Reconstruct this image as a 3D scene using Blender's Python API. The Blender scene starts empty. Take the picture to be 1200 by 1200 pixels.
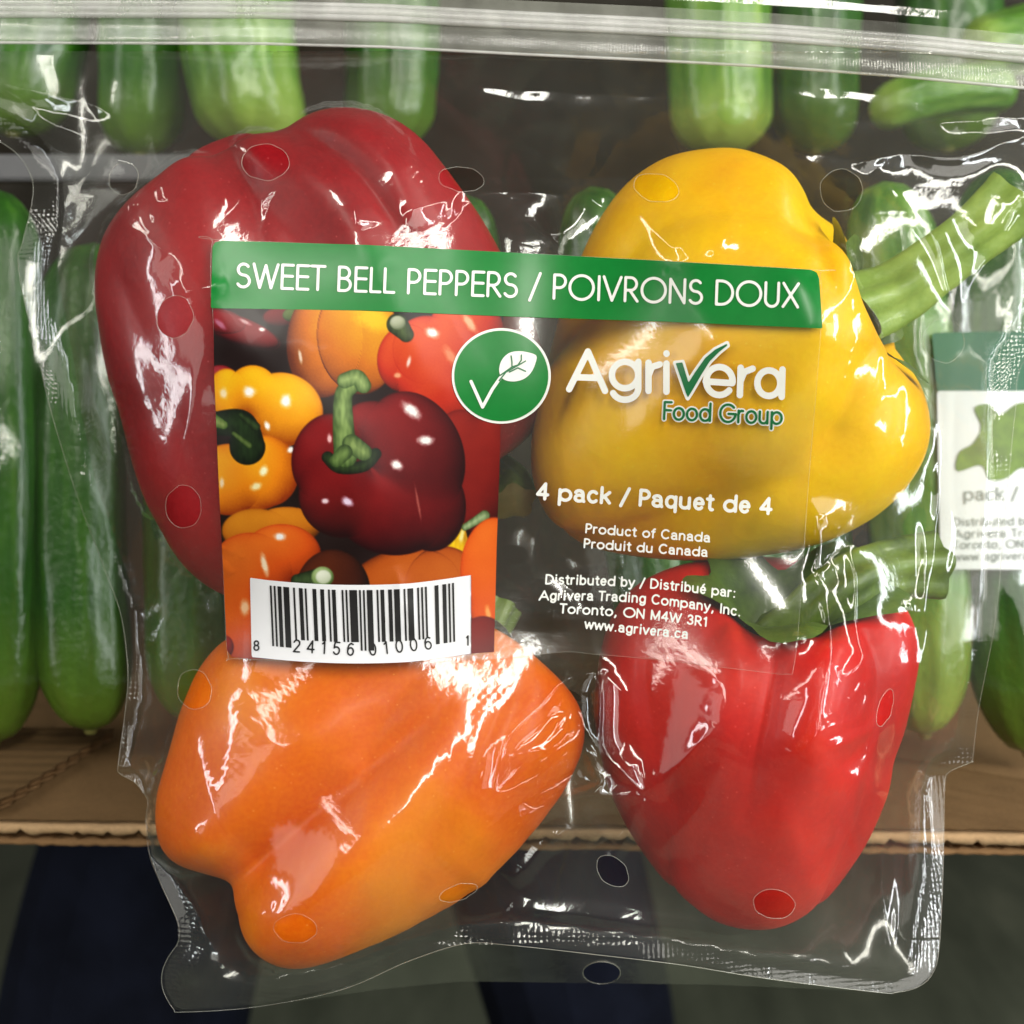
import bpy, bmesh, math, random
import numpy as np
from mathutils import Matrix, Vector

random.seed(7)
RNG = np.random.default_rng(11)

# ------------------------------------------------------------------ camera frame
S = 0.0002            # metres per photo pixel (1200 px frame) at the bag's seal plane
D = 0.34              # camera to seal plane
PITCH = 8.0           # camera looks slightly down
CAM_H = 1.10          # camera height above the floor
RM = Matrix.Translation((0, 0, CAM_H)) @ Matrix.Rotation(math.radians(-PITCH), 4, 'X')

def U(px, py, Y):
    """photo position + real depth -> point in the camera-aligned frame (x right, y away, z up)"""
    k = S * (D + Y) / D
    return (px - 600.0) * k, Y, (600.0 - py) * k

scene = bpy.context.scene
COL = scene.collection

cam_data = bpy.data.cameras.new('camera')
cam = bpy.data.objects.new('camera', cam_data)
COL.objects.link(cam)
cam_data.sensor_width = 36.0
cam_data.lens = 36.0 * D / (1200 * S)
cam_data.clip_start = 0.01
cam_data.clip_end = 60.0
cam_data.dof.use_dof = True
cam_data.dof.focus_distance = D - 0.02
cam_data.dof.aperture_fstop = 20.0
cam.matrix_world = RM @ Matrix.Translation((0, -D, 0)) @ Matrix.Rotation(math.radians(90), 4, 'X')
scene.camera = cam

world = bpy.data.worlds.new('World')
scene.world = world
world.use_nodes = True
bg = world.node_tree.nodes['Background']
bg.inputs[0].default_value = (1.0, 0.95, 0.86, 1)
bg.inputs[1].default_value = 0.042

WARM = (1.0, 0.968, 0.875)
# long ceiling tubes running away behind the photographer, in parallel rows
def tube_lamp(x, y0, y1, z, width, radiance):
    l = bpy.data.lights.new('ceiling_tube', 'AREA')
    l.shape = 'RECTANGLE'; l.size = width; l.size_y = abs(y1 - y0)
    l.energy = radiance * math.pi * width * abs(y1 - y0); l.color = WARM
    o = bpy.data.objects.new('ceiling_tube', l); COL.objects.link(o)
    o.matrix_world = Matrix.Translation((x, (y0 + y1) / 2, z + CAM_H))
for tx, ta, tb, tz, tr in ((-1.7, -3.6, 0.3, 1.25, 12), (0.30, -4.4, -0.9, 1.30, 24), (1.5, -3.8, 0.6, 1.25, 22)):
    tube_lamp(tx, ta, tb, tz, 0.20, tr)
# unseen fill panels added on either side of the camera to light the peppers
def panel_lamp(loc, w, h, radiance, color):
    l = bpy.data.lights.new('added_side_light', 'AREA')
    l.shape = 'RECTANGLE'; l.size = w; l.size_y = h
    l.energy = radiance * math.pi * w * h; l.color = color
    o = bpy.data.objects.new('added_side_light', l); COL.objects.link(o)
    d = -Vector(loc)
    o.matrix_world = RM @ Matrix.Translation(loc) @ d.to_track_quat('-Z', 'Y').to_matrix().to_4x4()
panel_lamp((1.75, -1.65, 0.12), 0.95, 1.4, 3.3, (1, 0.97, 0.90))
panel_lamp((-1.9, -1.75, 0.05), 0.95, 1.4, 1.5, (1, 0.97, 0.90))
# upright light strips added out of view for glints on the film's creases
panel_lamp((1.30, -0.85, 0.15), 0.10, 1.1, 24, (0.93, 0.98, 1.0))
panel_lamp((1.75, -0.25, 0.10), 0.14, 1.1, 20, (0.93, 0.98, 1.0))
panel_lamp((-1.45, -0.70, 0.15), 0.10, 1.0, 14, (0.93, 0.98, 1.0))

vs = scene.view_settings
scene.display_settings.display_device = 'sRGB'
vs.view_transform = 'Standard'
vs.look = 'None'
vs.exposure = 0.14
vs.gamma = 1.0
vs.use_curve_mapping = False
scene.cycles.use_denoising = True
scene.cycles.use_adaptive_sampling = True
scene.cycles.adaptive_threshold = 0.03
scene.cycles.max_bounces = 6
scene.cycles.diffuse_bounces = 2
scene.cycles.transparent_max_bounces = 16
scene.cycles.glossy_bounces = 2
scene.cycles.caustics_reflective = False
scene.cycles.caustics_refractive = False
scene.cycles.sample_clamp_indirect = 4.0

# ------------------------------------------------------------------ materials
def rgb(r, g, b):
    f = lambda c: (c / 255) / 12.92 if c / 255 <= 0.04045 else ((c / 255 + 0.055) / 1.055) ** 2.4
    return (f(r), f(g), f(b), 1.0)

class NT:
    def __init__(self, name):
        self.m = bpy.data.materials.new(name)
        self.m.use_nodes = True
        self.t = self.m.node_tree
        self.t.nodes.clear()
        self.out = self.t.nodes.new('ShaderNodeOutputMaterial')
    def n(self, kind, **kw):
        nd = self.t.nodes.new(kind)
        for k, v in kw.items():
            if k.startswith('i_'):
                key = k[2:]
                nd.inputs[int(key) if key.isdigit() else key.replace('_', ' ')].default_value = v
            else:
                setattr(nd, k, v)
        return nd
    def l(self, a, b):
        self.t.links.new(a, b)
    def surf(self, s):
        self.l(s, self.out.inputs['Surface'])
        return self.m
    def coords(self, scale=(1, 1, 1), kind='Object'):
        tc = self.n('ShaderNodeTexCoord')
        mp = self.n('ShaderNodeMapping')
        mp.inputs['Scale'].default_value = scale
        self.l(tc.outputs[kind], mp.inputs['Vector'])
        return mp.outputs[0]
    def ramp(self, src, stops):
        r = self.n('ShaderNodeValToRGB')
        e = r.color_ramp.elements
        e[0].position, e[0].color = stops[0]
        e[1].position, e[1].color = stops[-1]
        for p, c in stops[1:-1]:
            k = e.new(p); k.color = c
        self.l(src, r.inputs[0])
        return r.outputs[0]
    def noise(self, vec, scale, detail=4, rough=0.55):
        t = self.n('ShaderNodeTexNoise', i_Scale=scale, i_Detail=detail, i_Roughness=rough)
        self.l(vec, t.inputs['Vector'])
        return t.outputs['Fac']
    def bump(self, h, strength, dist=0.001):
        b = self.n('ShaderNodeBump', i_Strength=strength, i_Distance=dist)
        self.l(h, b.inputs['Height'])
        return b.outputs[0]
    def mixc(self, fac, a, b, mode='MIX'):
        m = self.n('ShaderNodeMix', data_type='RGBA', blend_type=mode)
        if isinstance(fac, float): m.inputs[0].default_value = fac
        else: self.l(fac, m.inputs[0])
        for i, c in ((6, a), (7, b)):
            if isinstance(c, tuple): m.inputs[i].default_value = c
            else: self.l(c, m.inputs[i])
        return m.outputs[2]

def film_mat(name, gloss_rough=0.05, refl=2.0, haze=0.03, tint=(0.968, 0.972, 0.955, 1), bump=None, hz=(0.82, 0.83, 0.72, 1), broad=0.08):
    N = NT(name)
    # reflectance of a thin clear sheet, the same from both sides
    fr = N.n('ShaderNodeLayerWeight', i_Blend=0.5)
    pw = N.n('ShaderNodeMath', operation='POWER'); pw.inputs[1].default_value = 5.0
    N.l(fr.outputs['Facing'], pw.inputs[0])
    ma = N.n('ShaderNodeMath', operation='MULTIPLY_ADD'); ma.inputs[1].default_value = 0.80; ma.inputs[2].default_value = 0.04
    N.l(pw.outputs[0], ma.inputs[0])
    mul = N.n('ShaderNodeMath', operation='MULTIPLY', use_clamp=True)
    mul.inputs[1].default_value = refl
    N.l(ma.outputs[0], mul.inputs[0])
    tr = N.n('ShaderNodeBsdfTransparent'); tr.inputs[0].default_value = tint
    gl = N.n('ShaderNodeBsdfGlossy', i_Roughness=gloss_rough)
    gl.inputs['Color'].default_value = (1, 1, 1, 1)
    gw = N.n('ShaderNodeBsdfGlossy', i_Roughness=0.42)
    gw.inputs['Color'].default_value = (1, 1, 1, 1)
    gm = N.n('ShaderNodeMixShader'); gm.inputs[0].default_value = broad
    N.l(gl.outputs[0], gm.inputs[1]); N.l(gw.outputs[0], gm.inputs[2])
    df = N.n('ShaderNodeBsdfDiffuse'); df.inputs[0].default_value = hz
    b = None
    if bump == 'seal':
        v = N.coords((1, 1, 1))
        vo = N.n('ShaderNodeTexVoronoi', i_Scale=900.0)
        vo.inputs['Randomness'].default_value = 0.25
        N.l(v, vo.inputs['Vector'])
        b = N.bump(vo.outputs['Distance'], 0.13, 0.0006)
    elif bump == 'rib':
        v = N.coords((1, 1, 1))
        w = N.n('ShaderNodeTexWave', i_Scale=430.0, i_Distortion=2.5)
        w.wave_type = 'BANDS'; w.bands_direction = 'X'
        N.l(v, w.inputs['Vector'])
        b = N.bump(w.outputs['Fac'], 0.32, 0.0006)
    elif bump == 'fine':
        v = N.coords((1, 1, 1))
        n1 = N.noise(v, 420.0, 3, 0.5)
        b = N.bump(n1, 0.05, 0.001)
    elif bump == 'brushed':
        v = N.coords((0.35, 1, 2.2))
        n1 = N.noise(v, 1100.0, 2, 0.5)
        b = N.bump(n1, 0.05, 0.0006)
    if b is not None:
        N.l(b, gl.inputs['Normal'])
    m1 = N.n('ShaderNodeMixShader')
    N.l(mul.outputs[0], m1.inputs[0]); N.l(tr.outputs[0], m1.inputs[1]); N.l(gm.outputs[0], m1.inputs[2])
    m2 = N.n('ShaderNodeMixShader')
    sc = N.noise(N.coords((1, 1, 0.6)), 22.0, 6, 0.62)
    hr = N.n('ShaderNodeMapRange', i_1=0.36, i_2=0.68)
    hr.inputs[3].default_value = haze * 0.35; hr.inputs[4].default_value = haze * 1.9
    N.l(sc, hr.inputs[0]); N.l(hr.outputs[0], m2.inputs[0])
    N.l(m1.outputs[0], m2.inputs[1]); N.l(df.outputs[0], m2.inputs[2])
    return N.surf(m2.outputs[0])

def plain(name, col, rough=0.4, spec=0.5, coat=0.0, var=0.0, vscale=60.0, bump=0.0, bscale=200.0, metallic=0.0):
    N = NT(name)
    p = N.n('ShaderNodeBsdfPrincipled', i_Roughness=rough, i_Metallic=metallic)
    p.inputs['Specular IOR Level'].default_value = spec
    p.inputs['Coat Weight'].default_value = coat
    p.inputs['Coat Roughness'].default_value = 0.12
    v = N.coords()
    f = N.noise(v, vscale)
    d = tuple(c * (1 - var) for c in col[:3]) + (1,)
    b = tuple(min(1, c * (1 + var)) for c in col[:3]) + (1,)
    c = N.ramp(f, [(0.3, d), (0.7, b)])
    N.l(c, p.inputs['Base Color'])
    if bump:
        N.l(N.bump(N.noise(v, bscale), bump, 0.001), p.inputs['Normal'])
    return N.surf(p.outputs[0])

def pepper_mat(name, base, dark, light, streak=None, rough=0.42):
    N = NT(name)
    p = N.n('ShaderNodeBsdfPrincipled', i_Roughness=rough)
    p.inputs['Coat Weight'].default_value = 0.07
    p.inputs['Coat Roughness'].default_value = 0.2
    p.inputs['Specular IOR Level'].default_value = 0.25
    v = N.coords()
    f1 = N.noise(v, 28.0, 4, 0.5)
    c = N.ramp(f1, [(0.32, dark), (0.5, base), (0.7, light)])
    fine = N.noise(v, 900.0, 2, 0.5)
    c = N.mixc(0.15, c, N.ramp(fine, [(0.35, dark), (0.65, light)]))
    sp = N.n('ShaderNodeTexVoronoi', i_Scale=420.0)
    N.l(v, sp.inputs['Vector'])
    pale = tuple(min(1, q * 1.5 + 0.10) for q in light[:3]) + (1,)
    c = N.mixc(N.ramp(sp.outputs['Distance'], [(0.03, (0.42, 0.42, 0.42, 1)), (0.11, (0, 0, 0, 1))]), c, pale)
    ln = N.noise(N.coords((1, 1, 0.25)), 120.0, 4, 0.65)
    c = N.mixc(N.ramp(ln, [(0.60, (0, 0, 0, 1)), (0.80, (0.30, 0.30, 0.30, 1))]), c, light)
    if streak is not None:
        f2 = N.noise(N.coords((1, 1, 0.6)), 17.0, 2, 0.4)
        k = N.ramp(f2, [(0.60, (0, 0, 0, 1)), (0.76, (0.75, 0.75, 0.75, 1))])
        c = N.mixc(k, c, streak)
    N.l(c, p.inputs['Base Color'])
    h1 = N.noise(v, 55.0, 3, 0.5); h2 = N.noise(v, 900.0, 2, 0.5)
    hm = N.n('ShaderNodeMath', operation='MULTIPLY_ADD'); hm.inputs[1].default_value = 0.05
    N.l(h2, hm.inputs[0]); N.l(h1, hm.inputs[2])
    N.l(N.bump(hm.outputs[0], 0.35, 0.0025), p.inputs['Normal'])
    return N.surf(p.outputs[0])

def stem_mat(name, a, b):
    N = NT(name)
    p = N.n('ShaderNodeBsdfPrincipled', i_Roughness=0.45)
    p.inputs['Coat Weight'].default_value = 0.15
    v = N.coords((1, 1, 1))
    c = N.ramp(N.noise(v, 90.0, 5, 0.6), [(0.3, a), (0.7, b)])
    N.l(c, p.inputs['Base Color'])
    N.l(N.bump(N.noise(v, 400.0, 4, 0.6), 0.25, 0.001), p.inputs['Normal'])
    return N.surf(p.outputs[0])

def cucumber_mat(name, dark, mid, light, tip):
    N = NT(name)
    p = N.n('ShaderNodeBsdfPrincipled', i_Roughness=0.3)
    p.inputs['Coat Weight'].default_value = 0.3
    p.inputs['Coat Roughness'].default_value = 0.15
    v = N.coords((1, 1, 0.09))
    c = N.ramp(N.noise(v, 140.0, 4, 0.6), [(0.3, dark), (0.52, mid), (0.75, light)])
    v2 = N.coords()
    c = N.mixc(N.ramp(N.noise(v2, 260.0, 3, 0.6), [(0.62, (0, 0, 0, 1)), (0.78, (0.55, 0.55, 0.55, 1))]), c, light)
    tc = N.n('ShaderNodeTexCoord'); sx = N.n('ShaderNodeSeparateXYZ')
    N.l(tc.outputs['Object'], sx.inputs[0])
    mr = N.n('ShaderNodeMapRange', i_1=0.045, i_2=0.0)
    mr.inputs[3].default_value = 0.0; mr.inputs[4].default_value = 0.75
    N.l(sx.outputs[2], mr.inputs[0])
    c = N.mixc(mr.outputs[0], c, tip)
    N.l(c, p.inputs['Base Color'])
    N.l(N.bump(N.noise(v2, 330.0, 3, 0.55), 0.35, 0.0015), p.inputs['Normal'])
    return N.surf(p.outputs[0])

def cardboard_mat(name, col):
    N = NT(name)
    p = N.n('ShaderNodeBsdfPrincipled', i_Roughness=0.85)
    p.inputs['Specular IOR Level'].default_value = 0.15
    v = N.coords((1, 1, 1))
    d = tuple(c * 0.72 for c in col[:3]) + (1,)
    b = tuple(min(1, c * 1.18) for c in col[:3]) + (1,)
    c1 = N.ramp(N.noise(v, 45.0, 6, 0.65), [(0.3, d), (0.7, b)])
    c2 = N.ramp(N.noise(N.coords((0.6, 1, 1)), 1300.0, 4, 0.7), [(0.35, d), (0.65, b)])
    N.l(N.mixc(0.45, c1, c2), p.inputs['Base Color'])
    N.l(N.bump(N.noise(v, 900.0, 3), 0.2, 0.0006), p.inputs['Normal'])
    return N.surf(p.outputs[0])

M = {}
M['film'] = film_mat('bag_film', 0.085, 1.45, 0.010, bump='fine')
M['film_back'] = film_mat('bag_film_back', 0.12, 1.4, 0.014, bump='fine')
M['seal'] = film_mat('bag_seal', 0.10, 1.5, 0.011, bump='seal')
M['zip'] = film_mat('bag_zip', 0.18, 2.6, 0.42, bump='rib', hz=(0.8, 0.79, 0.76, 1))
M['zip_band'] = film_mat('bag_zip_band', 0.22, 3.2, 0.16, bump='rib')
M['rim'] = film_mat('film_cut_edge', 0.2, 1.4, 0.12)
M['sticker'] = film_mat('label_film', 0.16, 1.2, 0.012, tint=(0.985, 0.985, 0.985, 1), bump='brushed')
M['pack_film'] = film_mat('cucumber_pack_film', 0.07, 1.2, 0.002, bump='fine')
M['white_print'] = plain('white_print', rgb(232, 232, 226), 0.4, 0.4, 0.1, 0.02)
M['green_print'] = plain('green_print', rgb(14, 118, 46), 0.3, 0.35, 0.04, 0.05, 400)
M['dark_green_print'] = plain('dark_green_print', rgb(22, 105, 58), 0.35, 0.5, 0.1, 0.03)
M['black_print'] = plain('black_print', rgb(22, 21, 22), 0.45, 0.4, 0.0, 0.05)
M['grey_print'] = plain('grey_print', rgb(148, 154, 148), 0.5, 0.3)
M['paper'] = plain('barcode_paper', rgb(226, 226, 230), 0.38, 0.4, 0.15, 0.02)
M['leaf_print'] = plain('leaf_print', rgb(100, 128, 34), 0.45, 0.4, 0.0, 0.35, 160)
M['label_white'] = plain('cucumber_label_paper', rgb(222, 226, 224), 0.4, 0.4)
M['label_green'] = plain('cucumber_label_green', rgb(20, 92, 56), 0.4, 0.4)
M['red'] = pepper_mat('red_pepper_skin', rgb(146, 14, 24), rgb(118, 9, 18), rgb(170, 26, 32))
M['red2'] = pepper_mat('scarlet_pepper_skin', rgb(202, 20, 16), rgb(172, 12, 12), rgb(220, 40, 22))
M['yellow'] = pepper_mat('yellow_pepper_skin', rgb(250, 190, 0), rgb(242, 168, 0), rgb(255, 208, 0))
M['orange'] = pepper_mat('orange_pepper_skin', rgb(228, 102, 0), rgb(212, 82, 0), rgb(238, 134, 0), streak=rgb(208, 140, 0))
M['stem'] = stem_mat('fresh_stem', rgb(116, 150, 50), rgb(166, 192, 88))
M['stem2'] = stem_mat('aged_stem', rgb(48, 72, 22), rgb(112, 138, 48))
M['calyx'] = stem_mat('calyx_green', rgb(40, 66, 22), rgb(92, 122, 44))
M['cut'] = stem_mat('stem_cut_face', rgb(160, 160, 84), rgb(204, 198, 130))
M['cuke_dark'] = cucumber_mat('cucumber_dark', rgb(26, 66, 10), rgb(42, 94, 18), rgb(74, 124, 32), rgb(112, 142, 42))
M['cuke_light'] = cucumber_mat('cucumber_light', rgb(56, 104, 22), rgb(92, 142, 40), rgb(146, 182, 78), rgb(166, 186, 80))
M['scar'] = plain('blossom_scar', rgb(150, 150, 84), 0.7, 0.2, 0, 0.3, 300)
M['card'] = cardboard_mat('kraft_card', rgb(100, 77, 50))
M['card_cut'] = cardboard_mat('kraft_card_cut', rgb(184, 152, 114))
M['card_dark'] = cardboard_mat('kraft_card_flute', rgb(128, 98, 66))
M['denim'] = plain('navy_cloth', rgb(17, 20, 32), 0.9, 0.1, 0, 0.5, 14, 0.6, 300)
M['shoe'] = plain('shoe_leather', rgb(20, 18, 17), 0.5, 0.4)
M['metal'] = plain('shelf_metal', rgb(96, 96, 98), 0.45, 0.5, 0, 0.1, 50)
M['board'] = plain('back_board', rgb(40, 34, 25), 0.8, 0.2, 0, 0.25, 12)

def floor_mat():
    N = NT('floor_vinyl')
    p = N.n('ShaderNodeBsdfPrincipled', i_Roughness=0.45)
    a = N.noise(N.coords((1, 0.25, 1)), 9.0, 6, 0.6)
    c = N.ramp(a, [(0.3, rgb(74, 80, 66)), (0.55, rgb(96, 102, 86)), (0.75, rgb(118, 122, 104))])
    N.l(c, p.inputs['Base Color'])
    N.l(N.bump(a, 0.1, 0.01), p.inputs['Normal'])
    return N.surf(p.outputs[0])
M['floor'] = floor_mat()

# ------------------------------------------------------------------ object helpers
def tag(o, label=None, cat=None, group=None, kind=None):
    if label: o['label'] = label
    if cat: o['category'] = cat
    if group: o['group'] = group
    if kind: o['kind'] = kind
    return o

def place(o, loc=(0, 0, 0), rot=None):
    m = RM @ Matrix.Translation(loc)
    if rot is not None: m = m @ rot
    o.matrix_world = m
    return o

def thing(name, loc, label, cat, group=None):
    o = bpy.data.objects.new(name, None)
    o.empty_display_size = 0.02
    COL.objects.link(o)
    place(o, loc)
    o['_o'] = loc
    return tag(o, label, cat, group)

def origin_of(o):
    return np.array(o['_o'], dtype=float) if o is not None and '_o' in o else np.zeros(3)

def mesh_np(name, V, loops, starts, totals, smooth=True):
    me = bpy.data.meshes.new(name)
    V = np.asarray(V, dtype=np.float32)
    me.vertices.add(len(V)); me.vertices.foreach_set('co', V.ravel())
    me.loops.add(len(loops)); me.loops.foreach_set('vertex_index', np.asarray(loops, dtype=np.int32))
    me.polygons.add(len(starts))
    me.polygons.foreach_set('loop_start', np.asarray(starts, dtype=np.int32))
    me.polygons.foreach_set('loop_total', np.asarray(totals, dtype=np.int32))
    me.update(calc_edges=True)
    me.validate()
    if smooth:
        me.polygons.foreach_set('use_smooth', np.ones(len(me.polygons), dtype=bool))
    return me

def mesh_py(name, V, F, smooth=True):
    loops, starts, totals = [], [], []
    for f in F:
        starts.append(len(loops)); totals.append(len(f)); loops.extend(f)
    return mesh_np(name, V, loops, starts, totals, smooth)

def part(name, me, mat, parent, base=None):
    """a mesh whose vertices are already relative to the base thing's origin"""
    o = bpy.data.objects.new(name, me)
    COL.objects.link(o)
    if mat is not None: me.materials.append(mat)
    o.parent = parent
    return o

def grid_faces(nu, nv, wrap_u=False):
    """vertices indexed [v*nu+u]"""
    F = []
    un = nu if wrap_u else nu - 1
    for v in range(nv - 1):
        for u in range(un):
            a = v * nu + u; b = v * nu + (u + 1) % nu
            F.append((a, b, b + nu, a + nu))
    return F

def grid_np(nu, nv, wrap_u=False):
    un = nu if wrap_u else nu - 1
    u = np.arange(un); v = np.arange(nv - 1)
    uu, vv = np.meshgrid(u, v)
    a = vv * nu + uu; b = vv * nu + (uu + 1) % nu
    q = np.stack([a, b, b + nu, a + nu], -1).reshape(-1, 4)
    n = len(q)
    return q.ravel(), np.arange(n) * 4, np.full(n, 4)

def tube(path, radii, ns=12, cap=True, ridges=0, ramp=0.0):
    P = np.asarray(path, float); R = np.asarray(radii, float)
    T = np.gradient(P, axis=0); T /= np.linalg.norm(T, axis=1)[:, None] + 1e-12
    up = np.array([0.3, -0.8, 0.52])
    V = []
    ang = np.linspace(0, 2 * math.pi, ns, endpoint=False)
    for p, t, r in zip(P, T, R):
        a = np.cross(t, up); a /= np.linalg.norm(a) + 1e-12
        b = np.cross(t, a)
        rr = r * (1 + ramp * np.cos(ridges * ang)) if ridges else r * np.ones(ns)
        V.append(p + (np.cos(ang) * rr)[:, None] * a + (np.sin(ang) * rr)[:, None] * b)
    V = np.concatenate(V)
    F = grid_faces(ns, len(P), True)
    if cap:
        F.append(tuple(range(ns))[::-1]); F.append(tuple(len(V) - ns + i for i in range(ns)))
    return V, F

# ------------------------------------------------------------------ noise and curves in numpy
def perlin(x, y, seed=0):
    r = np.random.default_rng(seed)
    p = r.permutation(512); g = r.uniform(0, 2 * math.pi, 512)
    gx, gy = np.cos(g), np.sin(g)
    xi = np.floor(x).astype(int); yi = np.floor(y).astype(int)
    xf = x - xi; yf = y - yi
    def gr(ix, iy, dx, dy):
        h = p[(p[ix & 511] + iy) & 511]
        return gx[h] * dx + gy[h] * dy
    u = xf ** 3 * (xf * (xf * 6 - 15) + 10); v = yf ** 3 * (yf * (yf * 6 - 15) + 10)
    a = gr(xi, yi, xf, yf); b = gr(xi + 1, yi, xf - 1, yf)
    c = gr(xi, yi + 1, xf, yf - 1); d = gr(xi + 1, yi + 1, xf - 1, yf - 1)
    return (a + (b - a) * u) * (1 - v) + (c + (d - c) * u) * v

def spline(pts, n, closed=False):
    P = np.asarray(pts, float)
    m = len(P)
    out = []
    segs = m if closed else m - 1
    ts = np.linspace(0, segs, n, endpoint=not closed)
    for t in ts:
        i = min(int(t), segs - 1); f = t - i
        if closed: idx = [(i - 1) % m, i % m, (i + 1) % m, (i + 2) % m]
        else: idx = [max(i - 1, 0), i, min(i + 1, m - 1), min(i + 2, m - 1)]
        a, b, c, d = P[idx]
        out.append(0.5 * ((2 * b) + (c - a) * f + (2 * a - 5 * b + 4 * c - d) * f * f + (3 * b - a - 3 * c + d) * f ** 3))
    return np.array(out)

def seg_dist(X, Y, pts, closed=False, reach=None):
    """distance to a polyline; returns (distance, arc position 0..1)"""
    P = np.asarray(pts, float)
    if closed: P = np.vstack([P, P[:1]])
    best = np.full(X.shape, 1e9); arc = np.zeros(X.shape)
    L = np.linalg.norm(np.diff(P, axis=0), axis=1); tot = L.sum(); acc = 0
    for i in range(len(P) - 1):
        ax, ay = P[i]; bx, by = P[i + 1]
        if L[i] < 1e-9: continue
        t = np.clip(((X - ax) * (bx - ax) + (Y - ay) * (by - ay)) / L[i] ** 2, 0, 1)
        d = np.hypot(X - ax - t * (bx - ax), Y - ay - t * (by - ay))
        k = d < best
        best = np.where(k, d, best); arc = np.where(k, (acc + t * L[i]) / tot, arc)
        acc += L[i]
    return best, arc

def poly_sdf(X, Y, pts):
    d, _ = seg_dist(X, Y, pts, True)
    P = np.asarray(pts, float); ins = np.zeros(X.shape, bool)
    j = len(P) - 1
    for i in range(len(P)):
        xi, yi = P[i]; xj, yj = P[j]
        if yi != yj:
            k = ((yi > Y) != (yj > Y)) & (X < (xj - xi) * (Y - yi) / (yj - yi) + xi)
            ins ^= k
        j = i
    return np.where(ins, -d, d)

def ell_sdf(X, Y, cx, cy, rx, ry, rot=0.0):
    c, s = math.cos(rot), math.sin(rot)
    dx, dy = X - cx, Y - cy
    u = (dx * c + dy * s) / rx; v = (-dx * s + dy * c) / ry
    return (np.hypot(u, v) - 1) * min(rx, ry)

# ------------------------------------------------------------------ sheets cut by a signed distance field
def sdf_mesh(F, xs, ys):
    """marching squares on grid F[y,x] (<0 inside) -> px-space vertices and polygons"""
    ny, nx = F.shape
    X, Y = np.meshgrid(xs, ys)
    F = np.where(np.abs(F) < 1e-6, -1e-6, F)
    ins = F < 0
    vid = np.full(F.shape, -1)
    n0 = ins.sum(); vid[ins] = np.arange(n0)
    VX = [X[ins]]; VY = [Y[ins]]; cnt = n0
    hx = ins[:, :-1] != ins[:, 1:]
    t = F[:, :-1] / (F[:, :-1] - F[:, 1:] + 1e-30)
    hid = np.full(hx.shape, -1); m = hx.sum(); hid[hx] = cnt + np.arange(m); cnt += m
    VX.append((X[:, :-1] + t * (X[:, 1:] - X[:, :-1]))[hx]); VY.append(Y[:, :-1][hx])
    vx = ins[:-1] != ins[1:]
    t = F[:-1] / (F[:-1] - F[1:] + 1e-30)
    wid = np.full(vx.shape, -1); m = vx.sum(); wid[vx] = cnt + np.arange(m); cnt += m
    VX.append(X[:-1][vx]); VY.append((Y[:-1] + t * (Y[1:] - Y[:-1]))[vx])
    code = ins[:-1, :-1] * 1 + ins[:-1, 1:] * 2 + ins[1:, 1:] * 4 + ins[1:, :-1] * 8
    a, b, c, d = vid[:-1, :-1], vid[:-1, 1:], vid[1:, 1:], vid[1:, :-1]
    e0, e1, e2, e3 = hid[:-1, :], wid[:, 1:], hid[1:, :], wid[:, :-1]   # top,right,bottom,left
    cases = {1: [[a, e0, e3]], 2: [[e0, b, e1]], 3: [[a, b, e1, e3]], 4: [[e1, c, e2]], 5: [[a, e0, e3], [e1, c, e2]],
             6: [[e0, b, c, e2]], 7: [[a, b, c, e2, e3]], 8: [[e3, e2, d]], 9: [[a, e0, e2, d]], 10: [[e0, b, e1], [e3, e2, d]],
             11: [[a, b, e1, e2, d]], 12: [[e3, e1, c, d]], 13: [[a, e0, e1, c, d]], 14: [[e0, b, c, d, e3]], 15: [[a, b, c, d]]}
    loops, totals = [], []
    for k, polys in cases.items():
        msk = code == k
        if not msk.any(): continue
        for p in polys:
            q = np.stack([z[msk] for z in p], -1)
            loops.append(q.ravel()); totals.append(np.full(len(q), len(p)))
    loops = np.concatenate(loops); totals = np.concatenate(totals)
    starts = np.concatenate([[0], np.cumsum(totals)[:-1]])
    return np.concatenate(VX), np.concatenate(VY), loops, starts, totals

def sheet(name, F, xs, ys, depth, mat, parent, org, smooth=True):
    px, py, lo, st, to = sdf_mesh(F, xs, ys)
    x, y, z = U(px, py, depth(px, py))
    V = np.stack([x, y, z], -1) - org
    o = part(name, mesh_np(name, V, lo, st, to, smooth), mat, parent)
    return o, px, py

# ------------------------------------------------------------------ bell peppers
def pepper_shape(nu, nv, prof, lobes, phase, groove, H, skew, seed):
    rz = spline(prof, nv)
    r, z = rz[:, 0].clip(0), rz[:, 1]
    s = np.linspace(0, 1, nv)
    ph = np.linspace(0, 2 * math.pi, nu, endpoint=False)
    P, SS = np.meshgrid(ph, s)
    wig = 0.12 * np.sin(P + seed) + 0.08 * np.sin(2 * P + 2.1 * seed)
    c = np.sqrt(np.cos(lobes * (P + wig - phase) / 2) ** 2 + 0.012)
    g = 1 - c ** 0.75
    A = groove * (0.55 + 0.9 * np.abs(2 * SS - 1) ** 2)
    rr = r[:, None] * (1 - A * g) * (1 + 0.06 * np.cos(P - skew) + 0.04 * np.cos(2 * P + seed))
    zz = z[:, None] * (1 - 0.20 * g * np.abs(2 * SS - 1) ** 2)
    zz = zz + 0.05 * np.cos(P - skew * 1.7) * (np.abs(2 * SS - 1) ** 2)
    nse = perlin(np.cos(P) * 2.2 + 7 + seed, np.sin(P) * 2.2 + SS * 4, seed=int(seed * 10) + 3)
    rr = rr * (1 + 0.035 * nse)
    return np.stack([rr * np.cos(P), rr * np.sin(P), zz * H], -1)

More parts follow.
